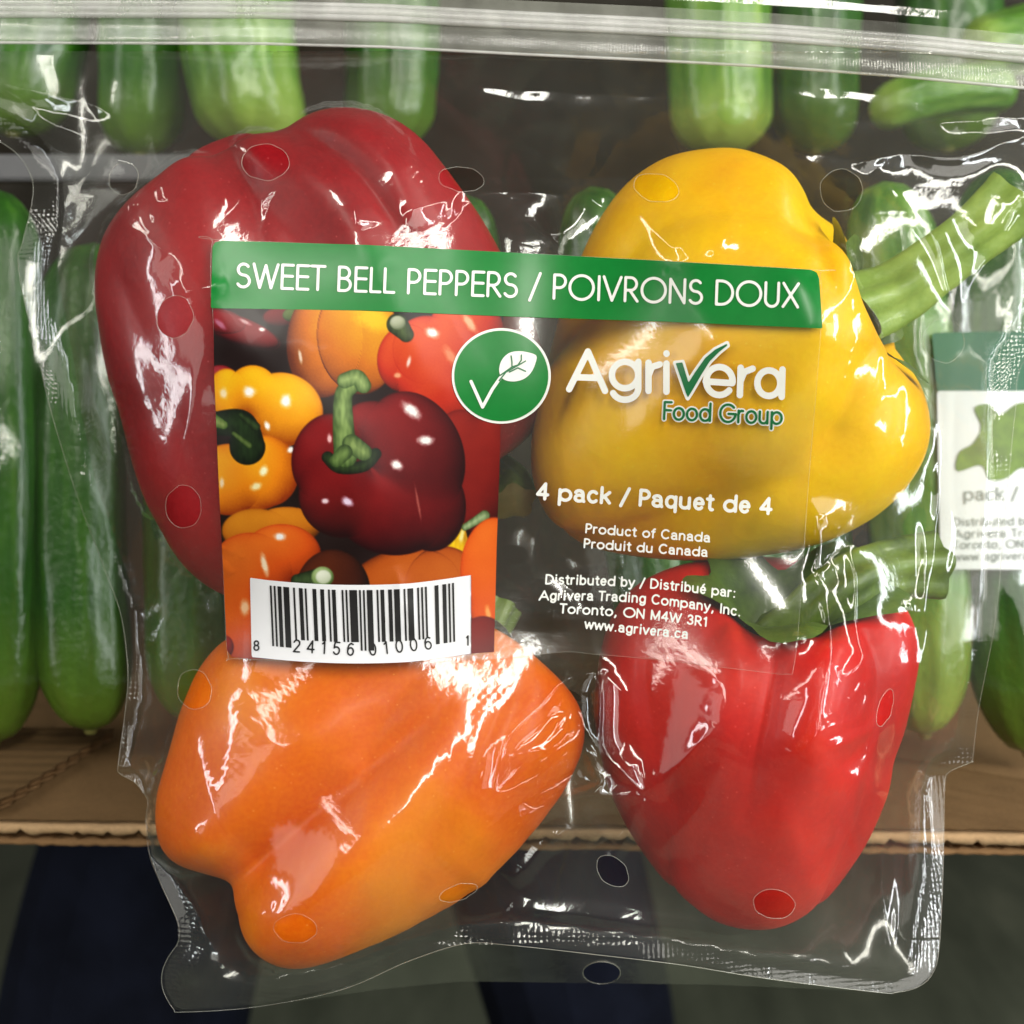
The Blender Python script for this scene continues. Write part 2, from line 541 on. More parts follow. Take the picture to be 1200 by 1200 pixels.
PROF = [(0, .60), (.12, .62), (.26, .74), (.42, .90), (.60, .97), (.80, .88), (.95, .62), (1.0, .25), (.98, -.12), (.91, -.48),
        (.78, -.78), (.60, -.95), (.42, -.99), (.24, -.90), (.10, -.78), (0, -.76)]

def basis(axis, roll):
    a = Vector(axis).normalized()
    q = a.to_track_quat('Z', 'X').to_matrix()
    return np.array(q @ Matrix.Rotation(roll, 3, 'Z'))

class Pepper:
    def __init__(self, name, label, mat, cx, cy, Yc, R_px, H_ratio, axis, roll, lobes, phase, groove, skew, seed, outline, depth_scale=1.0, grooves=(), prof=PROF):
        nu, nv = 220, 150
        self.B = basis(axis, roll); self.R = R_px * S; self.H = H_ratio
        self.c = np.array(U(cx, cy, Yc)); self.pc = (cx, cy); self.ds = depth_scale; self.Yc = Yc
        L = pepper_shape(nu, nv, prof, lobes, phase, groove, H_ratio, skew, seed).reshape(-1, 3)
        W = self.raw(L)
        # pull the silhouette onto the traced outline (a smooth radial swelling of the body)
        px, py = self.proj(W)
        ang = np.arctan2(py - cy, px - cx); rad = np.hypot(px - cx, py - cy)
        nb = 180
        bi = ((ang + math.pi) / (2 * math.pi) * nb).astype(int) % nb
        r0 = np.zeros(nb); np.maximum.at(r0, bi, rad)
        oc = spline(outline, 1440, True)
        oa = np.arctan2(oc[:, 1] - cy, oc[:, 0] - cx); orad = np.hypot(oc[:, 0] - cx, oc[:, 1] - cy)
        r1 = np.zeros(nb); np.maximum.at(r1, ((oa + math.pi) / (2 * math.pi) * nb).astype(int) % nb, orad)
        for a in (r0, r1):
            for i in range(nb):
                if a[i] == 0: a[i] = a[i - 1]
        f = r1 / np.maximum(r0, 1)
        k = np.array([1, 2, 3, 2, 1.0]); k /= k.sum()
        f = sum(np.roll(f, i - 2) * k[i] for i in range(5))
        self.f = f; self.nb = nb
        W = self.warp(W)
        px, py = self.proj(W)
        front = np.clip((self.Yc + 0.012 - W[:, 1]) / 0.012, 0, 1)
        for pts, dp, w in grooves:
            d, arc = seg_dist(px, py, spline(pts, 40))
            W[:, 1] += dp * 0.001 * np.exp(-np.sqrt(d * d + 9) / w * 1.2) * np.clip(np.minimum(arc * 6 + 0.35, (1 - arc) * 3.0), 0, 1) * front
            W[:, 1] -= 0.35 * dp * 0.001 * np.exp(-((d - 2.6 * w) / (1.6 * w)) ** 2) * front
        self.W = W
        px, py = self.proj(W)
        base = W[np.argmin(W[:, 2])]
        self.org = np.array([self.c[0], self.c[1], W[:, 2].min()])
        self.root = thing(name, tuple(self.org), label, 'pepper', 'bell peppers in the bag')
        lo, st, to = grid_np(nu, nv, True)
        self.body = part('body', mesh_np('pepper_body', W - self.org, lo, st, to), mat, self.root)
    def raw(self, L):
        W = (L @ self.B.T) * self.R
        W[:, 1] *= self.ds
        return W + self.c
    def proj(self, W):
        k = S * (D + W[:, 1]) / D
        return W[:, 0] / k + 600, 600 - W[:, 2] / k
    def warp(self, W):
        px, py = self.proj(W)
        cx, cy = self.pc
        ang = np.arctan2(py - cy, px - cx)
        t = (ang + math.pi) / (2 * math.pi) * self.nb - 0.5
        i = np.floor(t).astype(int); fr = t - i
        f = self.f[i % self.nb] * (1 - fr) + self.f[(i + 1) % self.nb] * fr
        x, y, z = U(cx + (px - cx) * f, cy + (py - cy) * f, W[:, 1])
        return np.stack([x, y, z], -1)
    def calyx(self, mat, reach=0.42, lift=0.03):
        n, m = 60, 9
        a = np.linspace(0, 2 * math.pi, n, endpoint=False)
        V = []
        for j in range(m):
            t = j / (m - 1)
            rr = reach * t * (1 + 0.22 * t * np.cos(5 * a + 0.6) + 0.10 * t * np.cos(3 * a))
            zz = np.interp(rr, [0, .12, .26, .42, .6], [.60, .62, .74, .90, .97]) * self.H + lift * (1 - 0.4 * t) + 0.015 * np.cos(5 * a) * t
            V.append(np.stack([rr * np.cos(a), rr * np.sin(a), zz], -1))
        V = self.warp(self.raw(np.concatenate(V)))
        self.calyx_W = V
        return part('calyx', mesh_py('calyx', V - self.org, grid_faces(n, m, True)), mat, self.root)
    def stem_base(self):
        return self.warp(self.raw(np.array([[0, 0, 0.64 * self.H]])))[0]
    def stem(self, path, radii, mat, cut=True):
        P = spline(path, 28); R = np.interp(np.linspace(0, 1, 28), np.linspace(0, 1, len(radii)), radii)
        V, F = tube(P, R, 30, False, 5, 0.15)
        V = V + 0.00025 * np.stack([perlin(V[:, 0] * 400, V[:, 2] * 400, k) for k in (1, 2, 3)], -1)
        self.stem_W = V
        s = part('stem', mesh_py('stem', V - self.org, F), mat, self.root)
        ring = V[-30:]; c = ring.mean(0); t = P[-1] - P[-2]; t = t / np.linalg.norm(t)
        CV = np.vstack([ring, c + (ring - c) * 0.6 + t * 0.0006, (c + t * 0.0002)[None]])
        CF = grid_faces(30, 2, True) + [(30 + i, 30 + (i + 1) % 30, 60) for i in range(30)]
        part('cut_end', mesh_py('stem_cut', CV - self.org, CF), M['cut'], s)
        return s

OUT_RED = [(265, 160), (300, 158), (330, 154), (346, 143), (372, 132), (410, 128), (450, 135), (485, 155), (512, 187), (540, 222), (565, 258), (590, 302), (612, 350),
           (632, 400), (642, 450), (634, 492), (608, 522), (575, 545), (540, 590), (480, 640), (420, 672), (360, 690), (310, 699), (262, 698), (222, 668), (192, 625), (165, 570),
           (145, 500), (125, 430), (113, 360), (112, 320), (120, 280), (145, 240), (185, 205), (225, 178)]
OUT_YEL = [(845, 173), (880, 178), (915, 195), (937, 218), (955, 245), (985, 270), (1003, 305), (1020, 345), (1040, 385), (1056, 420), (1076, 450), (1088, 490), (1085, 530),
           (1070, 560), (1040, 595), (1000, 620), (950, 640), (900, 650), (850, 656), (790, 656), (730, 648), (680, 635), (650, 615), (632, 585), (624, 545), (626, 500),
           (635, 450), (648, 400), (662, 350), (682, 300), (705, 255), (735, 215), (770, 190), (805, 177)]
OUT_ORA = [(240, 775), (262, 752), (330, 728), (420, 715), (500, 715), (560, 727), (610, 755), (650, 790), (675, 820), (684, 850), (680, 882), (662, 920), (640, 952),
           (610, 990), (570, 1030), (520, 1065), (470, 1092), (410, 1117), (360, 1131), (322, 1130), (296, 1110), (281, 1080), (274, 1052), (270, 1034), (240, 1021), (205, 1006), (186, 982),
           (183, 940), (195, 890), (210, 840), (225, 800)]
OUT_SCA = [(700, 790), (708, 745), (730, 700), (770, 672), (830, 655), (890, 652), (950, 660), (1000, 676), (1040, 690), (1065, 720), (1076, 760), (1071, 800), (1061, 850), (1047, 890),
           (1040, 930), (1020, 980), (995, 1020), (960, 1060), (920, 1085), (880, 1089), (840, 1079), (800, 1051), (770, 1020), (735, 970), (712, 920), (702, 870), (696, 830)]

def sph(P):
    x, y, z = U(*P); return np.array([x, y, z])

pep_red = Pepper('red_bell_pepper', 'large deep red bell pepper at upper left inside the clear bag', M['red'], 375, 405, 0.012, 255, 0.98,
                 (0.55, 0.22, -0.80), 0.5, 4, 0.35, 0.36, 1.0, 1.3, OUT_RED, 0.80,
                 [([(338, 148), (380, 168), (420, 200), (455, 250), (488, 310), (530, 420)], 5.0, 17), ([(262, 158), (282, 205), (300, 265), (305, 350)], 2.2, 20), ([(130, 300), (170, 400), (215, 520), (250, 640)], 1.5, 24)])
pep_yel = Pepper('yellow_bell_pepper', 'yellow bell pepper with long pale green stem at upper right inside the bag', M['yellow'], 850, 430, 0.013, 235, 0.95,
                 (0.82, -0.30, 0.38), 0.75, 4, 0.9, 0.26, 0.4, 2.2, OUT_YEL, 0.82,
                 [([(1030, 395), (1008, 440), (985, 490), (945, 550)], 3.4, 24), ([(948, 225), (962, 290), (985, 350)], 3.2, 15), ([(760, 200), (745, 300), (720, 420)], 1.2, 34)])
pep_ora = Pepper('orange_bell_pepper', 'orange bell pepper at lower left under the barcode, blossom end down', M['orange'], 430, 925, 0.014, 225, 1.08,
                 (0.62, 0.16, 0.72), 0.1, 4, 0.2, 0.33, 0.2, 3.1, OUT_ORA, 0.84,
                 [([(270, 1042), (325, 990), (400, 930), (480, 862), (560, 790)], 5.0, 28), ([(600, 765), (575, 850), (520, 950), (455, 1095)], 2.4, 32)])
pep_sca = Pepper('red_bell_pepper', 'bright scarlet bell pepper pointing down at lower right inside the bag', M['red2'], 885, 870, 0.016, 195, 1.12,
                 (0.10, -0.43, 0.90), 0.45, 4, 0.85, 0.34, 1.8, 0.7, OUT_SCA, 0.92,
                 [([(915, 740), (908, 800), (892, 880), (868, 980)], 4.0, 24), ([(1015, 735), (1022, 800), (1008, 880)], 2.0, 18), ([(765, 715), (758, 800), (772, 900)], 2.6, 24)])
peppers = [pep_red, pep_yel, pep_ora, pep_sca]

pep_red.calyx(M['calyx'])
b = pep_red.stem_base()
pep_red.stem([b, b + (sph((590, 545, 0.030)) - b) * 0.6, sph((592, 560, 0.028)), sph((602, 588, 0.022))], [0.0065, 0.005, 0.0046, 0.0056], M['stem'])
pep_yel.calyx(M['stem2'], 0.44, 0.11)
b = pep_yel.stem_base()
pep_yel.stem([b, sph((1035, 352, 0.010)), sph((1085, 318, 0.009)), sph((1135, 280, 0.008)), sph((1186, 236, 0.008))],
             [0.0095, 0.0074, 0.0066, 0.0064, 0.0078], M['stem'])
pep_ora.calyx(M['calyx'], 0.5)
b = pep_ora.stem_base()
pep_ora.stem([b, b + np.array([0.006, 0.006, 0.008]), b + np.array([0.012, 0.012, 0.02])], [0.0058, 0.0045, 0.005], M['stem'])
pep_sca.calyx(M['calyx'], 0.60, 0.13)
b = pep_sca.stem_base()
pep_sca.stem([b, b + np.array([0.004, -0.003, 0.005]), sph((985, 688, -0.004)), sph((1040, 668, 0.006)), sph((1092, 664, 0.012))],
             [0.0090, 0.0066, 0.0060, 0.0064, 0.0078], M['stem2'])

# ------------------------------------------------------------------ the bag
OUTL = [(-70, -70), (1270, -70), (1270, 250), (1235, 380), (1196, 430), (1190, 480), (1182, 560), (1175, 640), (1166, 730), (1147, 830), (1140, 888), (1138, 893), (1112, 905), (1107, 920), (1106, 980),
        (1104, 1050), (1100, 1115), (1092, 1142), (1075, 1157), (1050, 1163), (1030, 1163), (900, 1147), (800, 1131), (700, 1119), (600, 1108), (545, 1106), (480, 1126), (400, 1160),
        (300, 1180), (215, 1186), (203, 1182), (191, 1160), (190, 1140), (197, 1122), (209, 1103), (208, 1080), (186, 1030), (175, 1000), (171, 960), (173, 938), (160, 918),
        (140, 906), (139, 893), (146, 840), (150, 790), (142, 722), (120, 660), (90, 580), (62, 490), (45, 420), (28, 350), (21, 305), (26, 285), (37, 240), (38, 212), (25, 186), (0, 166), (-70, 130)]

def Yback(px, py):
    return 0.014 + 0.0035 * np.sin(py / 95.0 + px / 300.0) * np.clip(np.abs(px - 600) / 500, 0, 1) + 0.0015 * np.sin(px / 130.0) * (py > 900)
def Yseal(px, py):
    # a stand-up pouch: the gusset holds the lower front edge forward
    t = np.clip((py - 840) / 290.0, 0, 1); t = t * t * (3 - 2 * t)
    return Yback(px, py) - 0.034 * t * np.clip(1 - 0.55 * (np.abs(px - 640) / 450.0) ** 2, 0, 1)

# coarse membrane solve: film stretched over the peppers
gs = 6.0
gx = np.arange(-84, 1285, gs); gy = np.arange(-84, 1213, gs)
GX, GY = np.meshgrid(gx, gy)
SD_G = poly_sdf(GX, GY, OUTL)
def seal_w(px, py):
    w = np.interp(py, [0, 200, 300, 420, 560, 800, 900, 1100, 1180], [30, 34, 46, 40, 26, 20, 26, 32, 34])
    tight = np.clip(1 - np.abs(py - 940) / 120.0, 0, 1) * (px < 400)
    return w * (1 - tight) + 6 * tight
front_obs = np.full(GX.shape, 1.0); back_obs = np.full(GX.shape, -1.0)
def rasterise(W):
    k = S * (D + W[:, 1]) / D
    px = W[:, 0] / k + 600; py = 600 - W[:, 2] / k
    i = np.clip(np.round((px - gx[0]) / gs).astype(int), 0, len(gx) - 1)
    j = np.clip(np.round((py - gy[0]) / gs).astype(int), 0, len(gy) - 1)
    np.minimum.at(front_obs, (j, i), W[:, 1]); np.maximum.at(back_obs, (j, i), W[:, 1])
for p in peppers:
    rasterise(p.W); rasterise(p.calyx_W); rasterise(p.stem_W)
fixed = (SD_G > -seal_w(GX, GY)) | (GY < 62)
Y0 = Yseal(GX, GY)
def solve(obs, sign):
    Y0 = Yseal(GX, GY) if sign < 0 else Yback(GX, GY)
    Yf = Y0.copy()
    for it in range(1400):
        A = 0.25 * (np.roll(Yf, 1, 0) + np.roll(Yf, -1, 0) + np.roll(Yf, 1, 1) + np.roll(Yf, -1, 1))
        A = Yf + 1.0 * (A - Yf)
        A = np.minimum(A, obs - 0.0012) if sign < 0 else np.maximum(A, obs + 0.0012)
        Yf = np.where(fixed, Y0, A)
    for it in range(3):      # plastic is stiff: soften the contact line
        A = 0.25 * (np.roll(Yf, 1, 0) + np.roll(Yf, -1, 0) + np.roll(Yf, 1, 1) + np.roll(Yf, -1, 1))
        Yf = np.where(fixed, Y0, 0.5 * Yf + 0.5 * A)
    return Yf
FRONT_G = solve(front_obs, -1)
BACK_G = solve(back_obs, 1)

def bilinear(G, x0, y0, st, px, py):
    fx = np.clip((px - x0) / st, 0, G.shape[1] - 1.001); fy = np.clip((py - y0) / st, 0, G.shape[0] - 1.001)
    i = fx.astype(int); j = fy.astype(int); u = fx - i; v = fy - j
    return (G[j, i] * (1 - u) + G[j, i + 1] * u) * (1 - v) + (G[j + 1, i] * (1 - u) + G[j + 1, i + 1] * u) * v

def smooth_up(G, x0, y0, st, px, py):
    """cubic (Catmull-Rom) upsampling so the film has no facets"""
    fx = np.clip((px - x0) / st, 1, G.shape[1] - 2.001); fy = np.clip((py - y0) / st, 1, G.shape[0] - 2.001)
    i = fx.astype(int); j = fy.astype(int); u = fx - i; v = fy - j
    def w(t): # B-spline weights
        return ((1 - t) ** 3 / 6, (3 * t ** 3 - 6 * t ** 2 + 4) / 6, (-3 * t ** 3 + 3 * t ** 2 + 3 * t + 1) / 6, t ** 3 / 6)
    wu, wv = w(u), w(v); out = 0
    for a in range(4):
        row = 0
        for c in range(4):
            row = row + wu[c] * G[np.clip(j + a - 1, 0, G.shape[0] - 1), np.clip(i + c - 1, 0, G.shape[1] - 1)]
        out = out + wv[a] * row
    return out

# fine depth field of the front film, with creases
fs = 2.0
fx = np.arange(-80, 1281, fs); fy = np.arange(-80, 1201, fs)
FX, FY = np.meshgrid(fx, fy)
LABEL = [(249, 283), (262, 281), (600, 296), (950, 316), (961, 322), (962, 385), (948, 560), (937, 720), (930, 782), (922, 790), (880, 786), (770, 773), (700, 767), (660, 764), (580, 772), (420, 776), (280, 772), (267, 766), (262, 680), (250, 380), (247, 345)]
lab_sd = poly_sdf(FX, FY, LABEL)
out_sd = poly_sdf(FX, FY, OUTL)
calm = np.clip((lab_sd + 10) / 45.0, 0, 1)
calm = 0.10 + 0.90 * calm * calm * (3 - 2 * calm)
edge = np.clip((-out_sd - 14) / 40, 0, 1)
FRONT = smooth_up(FRONT_G, gx[0], gy[0], gs, FX, FY)
MM = 0.001
wr = np.zeros(FX.shape)
wx = FX + 40 * perlin(FX / 190, FY / 190, 21); wy = FY + 40 * perlin(FX / 190 + 9, FY / 190, 22)
for lam, amp, seed, sx_, sy_ in ((200, 0.75, 31, 1, 0.8), (100, 0.22, 32, 0.7, 1.1), (50, 0.03, 33, 1, 1)):
    n1 = perlin(wx * sx_ / lam, wy * sy_ / lam, seed)
    wr -= amp * MM * np.maximum(0, 1 - 3.2 * np.sqrt(n1 * n1 + 0.0009)) * np.clip(0.5 + 1.6 * perlin(FX / 260, FY / 260, seed + 7), 0, 1)
    wr -= 0.30 * amp * MM * perlin(wx / lam + 3, wy / lam, seed + 3)

touch_G = np.clip((front_obs - FRONT_G - 0.002) / 0.008, 0.03, 1.0)
touch_G = np.where(front_obs > 0.9, 1.0, touch_G)
for it in range(4):
    touch_G = 0.2 * (touch_G + np.roll(touch_G, 1, 0) + np.roll(touch_G, -1, 0) + np.roll(touch_G, 1, 1) + np.roll(touch_G, -1, 1))
wr *= bilinear(touch_G, gx[0], gy[0], gs, FX, FY)
CREASES = [  # polyline, height mm, half width px
    ([(-60, 80), (0, 95), (80, 115), (160, 137)], 2.2, 11), ([(-60, 110), (0, 128), (60, 156), (135, 186), (168, 196)], 2.0, 12), ([(-40, 140), (30, 158), (100, 186), (165, 193)], 1.6, 8),
    ([(40, 140), (100, 158), (145, 182)], 1.2, 7), ([(180, 145), (186, 190), (192, 235)], 1.0, 8), ([(225, 190), (250, 216), (276, 244)], 0.8, 7),
    ([(130, 222), (150, 265), (196, 298)], 1.1, 8), ([(164, 240), (172, 268), (182, 262), (176, 240)], 0.7, 6), ([(120, 190), (100, 240), (85, 290), (60, 330)], 1.6, 11),
    ([(150, 200), (125, 240), (104, 300)], 1.0, 9), ([(55, 318), (80, 362), (96, 410), (120, 500), (150, 570)], 1.8, 12), ([(205, 345), (232, 336), (262, 330)], 0.9, 6), ([(215, 358), (262, 342)], 0.8, 6),
    ([(240, 410), (225, 470), (207, 550), (195, 610), (187, 680), (180, 760), (178, 880), (184, 950)], 0.8, 8), ([(112, 400), (140, 470), (165, 540), (190, 620)], 0.7, 10),
    ([(185, 660), (205, 740), (212, 800), (218, 860)], 0.6, 9), ([(215, 815), (235, 905), (255, 960), (272, 1040)], 0.6, 8), ([(210, 955), (245, 1000), (272, 1040)], 0.5, 7),
    ([(185, 980), (200, 1020), (222, 1070), (218, 1110), (211, 1150)], 1.7, 9), ([(272, 1042), (240, 1090), (214, 1150)], 1.2, 8),
    ([(700, 776), (655, 805), (612, 845), (590, 872), (584, 905), (584, 930), (620, 916), (650, 892), (686, 878), (700, 905), (704, 922), (660, 940), (612, 960)], 1.9, 8),
    ([(700, 776), (705, 830), (712, 880), (732, 908), (756, 933)], 2.0, 8), ([(612, 960), (660, 938), (756, 933)], 1.4, 7), ([(605, 888), (640, 862), (662, 838)], 0.9, 6), ([(600, 890), (650, 872), (678, 848)], 0.7, 5),
    ([(690, 720), (694, 760), (704, 790)], 1.0, 9), ([(756, 933), (720, 1000), (712, 1030)], 1.0, 10), ([(756, 933), (800, 890), (840, 850)], 0.7, 10), ([(770, 1000), (820, 940), (850, 880)], 0.6, 9),
    ([(955, 605), (962, 640), (950, 672), (976, 664)], 1.0, 6), ([(955, 680), (970, 720), (971, 770), (963, 820), (954, 860), (936, 886)], 1.6, 8), ([(990, 640), (1004, 680), (1006, 740), (1010, 772), (986, 794)], 1.6, 9),
    ([(986, 794), (1018, 780), (1012, 834), (970, 852), (936, 886)], 1.3, 7), ([(936, 886), (985, 872), (1030, 856), (1012, 905), (1000, 950), (1004, 1000), (1009, 1036)], 1.9, 8), ([(1030, 856), (1022, 920), (1016, 980)], 1.0, 6),
    ([(1192, 250), (1165, 292), (1140, 335), (1128, 376)], 1.7, 8), ([(1028, 196), (1062, 236), (1092, 275), (1108, 320), (1128, 378)], 1.6, 7),
    ([(900, 190), (940, 178), (1005, 187), (1060, 181), (1130, 182), (1190, 166), (1270, 150)], 2.4, 10), ([(880, 92), (960, 100), (1060, 116), (1200, 140), (1270, 150)], 1.8, 9), ([(960, 145), (1060, 138), (1200, 146)], 1.4, 12),
    ([(480, 74), (520, 88), (570, 99), (640, 107), (720, 110), (800, 112)], 1.3, 8), ([(560, 225), (640, 228), (690, 228), (740, 232)], 1.4, 9), ([(690, 230), (668, 262), (648, 280)], 1.3, 13),
    ([(742, 234), (765, 268), (800, 306)], 1.3, 10), ([(772, 228), (788, 262), (802, 304)], 0.9, 6), ([(800, 214), (845, 226), (858, 252), (842, 286), (804, 306)], 1.3, 11),
    ([(1094, 420), (1104, 520), (1096, 640), (1092, 760), (1082, 860), (1074, 900)], 1.9, 9), ([(1120, 440), (1116, 560), (1122, 640), (1106, 720), (1098, 800)], 1.4, 7), ([(1080, 600), (1086, 700), (1078, 820)], 1.0, 7),
    ([(1074, 900), (1066, 960), (1058, 1040), (1048, 1158)], 1.9, 8), ([(1030, 930), (1034, 1010), (1036, 1080), (1045, 1156)], 1.5, 7), ([(1080, 868), (1110, 902), (1138, 893)], 1.0, 8),
    ([(213, 1152), (300, 1150), (400, 1139), (480, 1108), (540, 1080), (592, 1062)], 1.4, 7), ([(592, 1062), (680, 1074), (780, 1088), (860, 1102), (950, 1130), (1042, 1160)], 1.4, 8), ([(595, 1064), (620, 1088), (648, 1108)], 1.3, 10),
    ([(680, 940), (690, 960), (708, 985)], 1.0, 12), ([(600, 1035), (640, 990), (668, 968)], 1.0, 10), 
    ([(930, 560), (955, 600), (985, 620)], 0.8, 8), ([(985, 330), (1010, 350), (1022, 335), (1012, 322), (996, 330)], 1.0, 10), ([(540, 215), (530, 240), (536, 250)], 0.8, 6), ([(300, 205), (305, 235), (312, 240)], 0.8, 7),
    ([(340, 195), (370, 180), (400, 176)], 0.7, 6), ([(470, 250), (505, 240), (535, 225)], 0.8, 6), ([(415, 240), (421, 268)], 0.8, 7),
]
for pts, h, w in CREASES:
    P = spline(pts, max(12, 6 * len(pts)))
    mx_, my_ = P.mean(0)
    if 570 < mx_ < 1070 and 600 < my_ < 1060: h, w = h * 1.5, w * 1.12      # slack film between the lower peppers
    x0, x1 = P[:, 0].min() - 6 * w, P[:, 0].max() + 6 * w; y0, y1 = P[:, 1].min() - 6 * w, P[:, 1].max() + 6 * w
    i0, i1 = np.searchsorted(fx, [x0, x1]); j0, j1 = np.searchsorted(fy, [y0, y1])
    sx, sy = FX[j0:j1, i0:i1], FY[j0:j1, i0:i1]
    if sx.size == 0: continue
    jit = 5 * perlin(sx / 60, sy / 60, 77)
    d, arc = seg_dist(sx + jit, sy + 5 * perlin(sx / 60, sy / 60, 78), P)
    taper = np.clip(np.minimum(arc, 1 - arc) * 5, 0, 1) ** 0.7
    taper = 0.12 + 0.88 * taper
    prof = np.exp(-(np.sqrt(d * d + 14.0) - 3.74) / (1.35 * w))
    side = 1 + 0.25 * perlin(sx / 40, sy / 40, 79)
    wr[j0:j1, i0:i1] -= 1.25 * h * MM * prof * taper * side
def glint(poly, h, w):
    global FRONT
    d, arc = seg_dist(FX, FY, spline(poly, 20))
    FRONT = FRONT - h * MM * np.exp(-(np.sqrt(d * d + 6.0) - 2.45) / w) * np.clip(np.minimum(arc, 1 - arc) * 4, 0.1, 1)
FRONT = FRONT + wr * calm * edge
# small dents in the label itself
for poly, h, w in (([(668, 690), (650, 712), (648, 740)], 0.9, 16), ([(462, 660), (470, 700), (455, 745)], 0.55, 8), ([(470, 700), (482, 722), (474, 745)], 0.4, 7), ([(205, 345), (245, 336), (268, 330)], 0.7, 8)):
    glint(poly, h, w)
# the heat seal curls away where it is not held
lk = 0.45 * np.exp(-((FY - 365) / 75.0) ** 2) * (FX < 300) + 0.12 * np.exp(-((FY - 1020) / 90.0) ** 2) * (FX > 900)
FRONT = FRONT + lk * S * np.clip(50 + out_sd, 0, 70)
ob = np.where(front_obs > 0.9, FRONT_G + 0.006, front_obs)
mn = ob.copy()
for dj in (-1, 0, 1):
    for di in (-1, 0, 1):
        mn = np.minimum(mn, np.roll(np.roll(ob, dj, 0), di, 1))
FRONT = np.minimum(FRONT, smooth_up(mn, gx[0], gy[0], gs, FX, FY) - 0.0004)
seal_zone = 0.0012 * perlin(FX / 90, FY / 80, 91)
FRONT = FRONT + seal_zone * (1 - edge)

def film_y(px, py, off=0.0):
    return bilinear(FRONT, fx[0], fy[0], fs, np.asarray(px, float), np.asarray(py, float)) - off
wr_back = 1.6 * MM * perlin(FX / 120, FY / 150, 61) + 0.8 * MM * (1 - 2 * np.abs(perlin(FX / 70, FY / 90, 62)))
def back_y(px, py):
    b = smooth_up(BACK_G, gx[0], gy[0], gs, px, py)
    return b + bilinear(wr_back * edge, fx[0], fy[0], fs, px, py) + 0.0006

bag_org = np.array(U(640, 1165, 0.014))
bag = thing('pepper_bag', tuple(bag_org), 'clear perforated zip bag of four bell peppers with green banner label', 'bag')

HOLES = [(145, 209, 17, 19, 0.3), (311, 190, 28, 21, 0.05), (541, 210, 27, 14, 0.12), (769, 220, 27, 16, 0.2), (986, 223, 25, 25, 0), (205, 371, 21, 25, 0.2), (215, 594, 21, 25, 0),
         (1106, 399, 24, 26, 0), (228, 808, 20, 23, -0.2), (346, 1088, 25, 17, 0.05), (537, 1046, 23, 9, -0.28), (718, 1021, 22, 15, 0.75), (907, 1059, 24, 17, 0.1), (1037, 830, 8, 23, 0.3)]
sw = seal_w(FX, FY)
F_film = np.maximum(out_sd + sw, 60 - FY)
for h in HOLES:
    F_film = np.maximum(F_film, -ell_sdf(FX + 2 * perlin(FX / 14, FY / 14, 5), FY + 2 * perlin(FX / 14, FY / 14, 6), *h))
front_film, _, _ = sheet('front_film', F_film, fx, fy, lambda a, b: film_y(a, b), M['film'], bag, bag_org)
bx_ = np.arange(-80, 1281, 5.0); by_ = np.arange(-80, 1201, 5.0)
BX, BY = np.meshgrid(bx_, by_)
F_back = np.maximum(poly_sdf(BX, BY, OUTL) + np.where(BY > 1000, 3.0, seal_w(BX, BY)), 60 - BY)
BHOLES = [(1072, 615, 13, 22, 0.3), (1012, 640, 12, 18, 0), (640, 690, 18, 14, 0.3), (600, 650, 20, 12, 0), (300, 60, 20, 20, 0), (860, 130, 20, 16, 0), (980, 1010, 14, 18, 0)]
for h in BHOLES:
    F_back = np.maximum(F_back, -ell_sdf(BX, BY, *h))
back_film, _, _ = sheet('back_film', F_back, bx_, by_, back_y, M['film_back'], bag, bag_org)
# heat seals round the sides and the bottom
midx = 600.0
for lo_, nm in ((True, 'side_seal'), (False, 'side_seal')):
    Fs = np.maximum(np.maximum(out_sd, -(out_sd + sw)), 60 - FY)
    Fs = np.maximum(Fs, np.maximum(FY - 1100, (FX - midx) if lo_ else (midx - FX)))
    sheet(nm, Fs, fx, fy, lambda a, b: film_y(a, b), M['seal'], bag, bag_org)
Fs = np.maximum(np.maximum(out_sd, -(out_sd + sw)), 1100 - FY)
sheet('bottom_seal', Fs, fx, fy, lambda a, b: film_y(a, b), M['seal'], bag, bag_org)

def strip_tube(name, pts, rad, mat, parent, off=0.0003, closed=False, ns=6, ydep=None):
    P = np.asarray(pts, float)
    if closed: P = np.vstack([P, P[:1]])
    Yv = film_y(P[:, 0], P[:, 1], off) if ydep is None else ydep
    x, y, z = U(P[:, 0], P[:, 1], Yv)
    V, F = tube(np.stack([x, y, z], -1) - bag_org, np.full(len(P), rad), ns, not closed)
    return part(name, mesh_py(name, V, F), mat, parent)

for cx, cy, rx, ry, rot in HOLES:
    a = np.linspace(0, 2 * math.pi, 44, endpoint=False)
    ex = cx + rx * np.cos(a) * math.cos(rot) - ry * np.sin(a) * math.sin(rot)
    ey = cy + rx * np.cos(a) * math.sin(rot) + ry * np.sin(a) * math.cos(rot)
    ex2 = ex - 2 * perlin(ex / 14, ey / 14, 5); ey2 = ey - 2 * perlin(ex / 14, ey / 14, 6)
    strip_tube('hole_rim', np.stack([ex2, ey2], -1), 0.00007, M['rim'], front_film, 0.0, True)
strip_tube('film_edge', spline(OUTL[2:], 500), 0.00009, M['rim'], bag, 0.0)

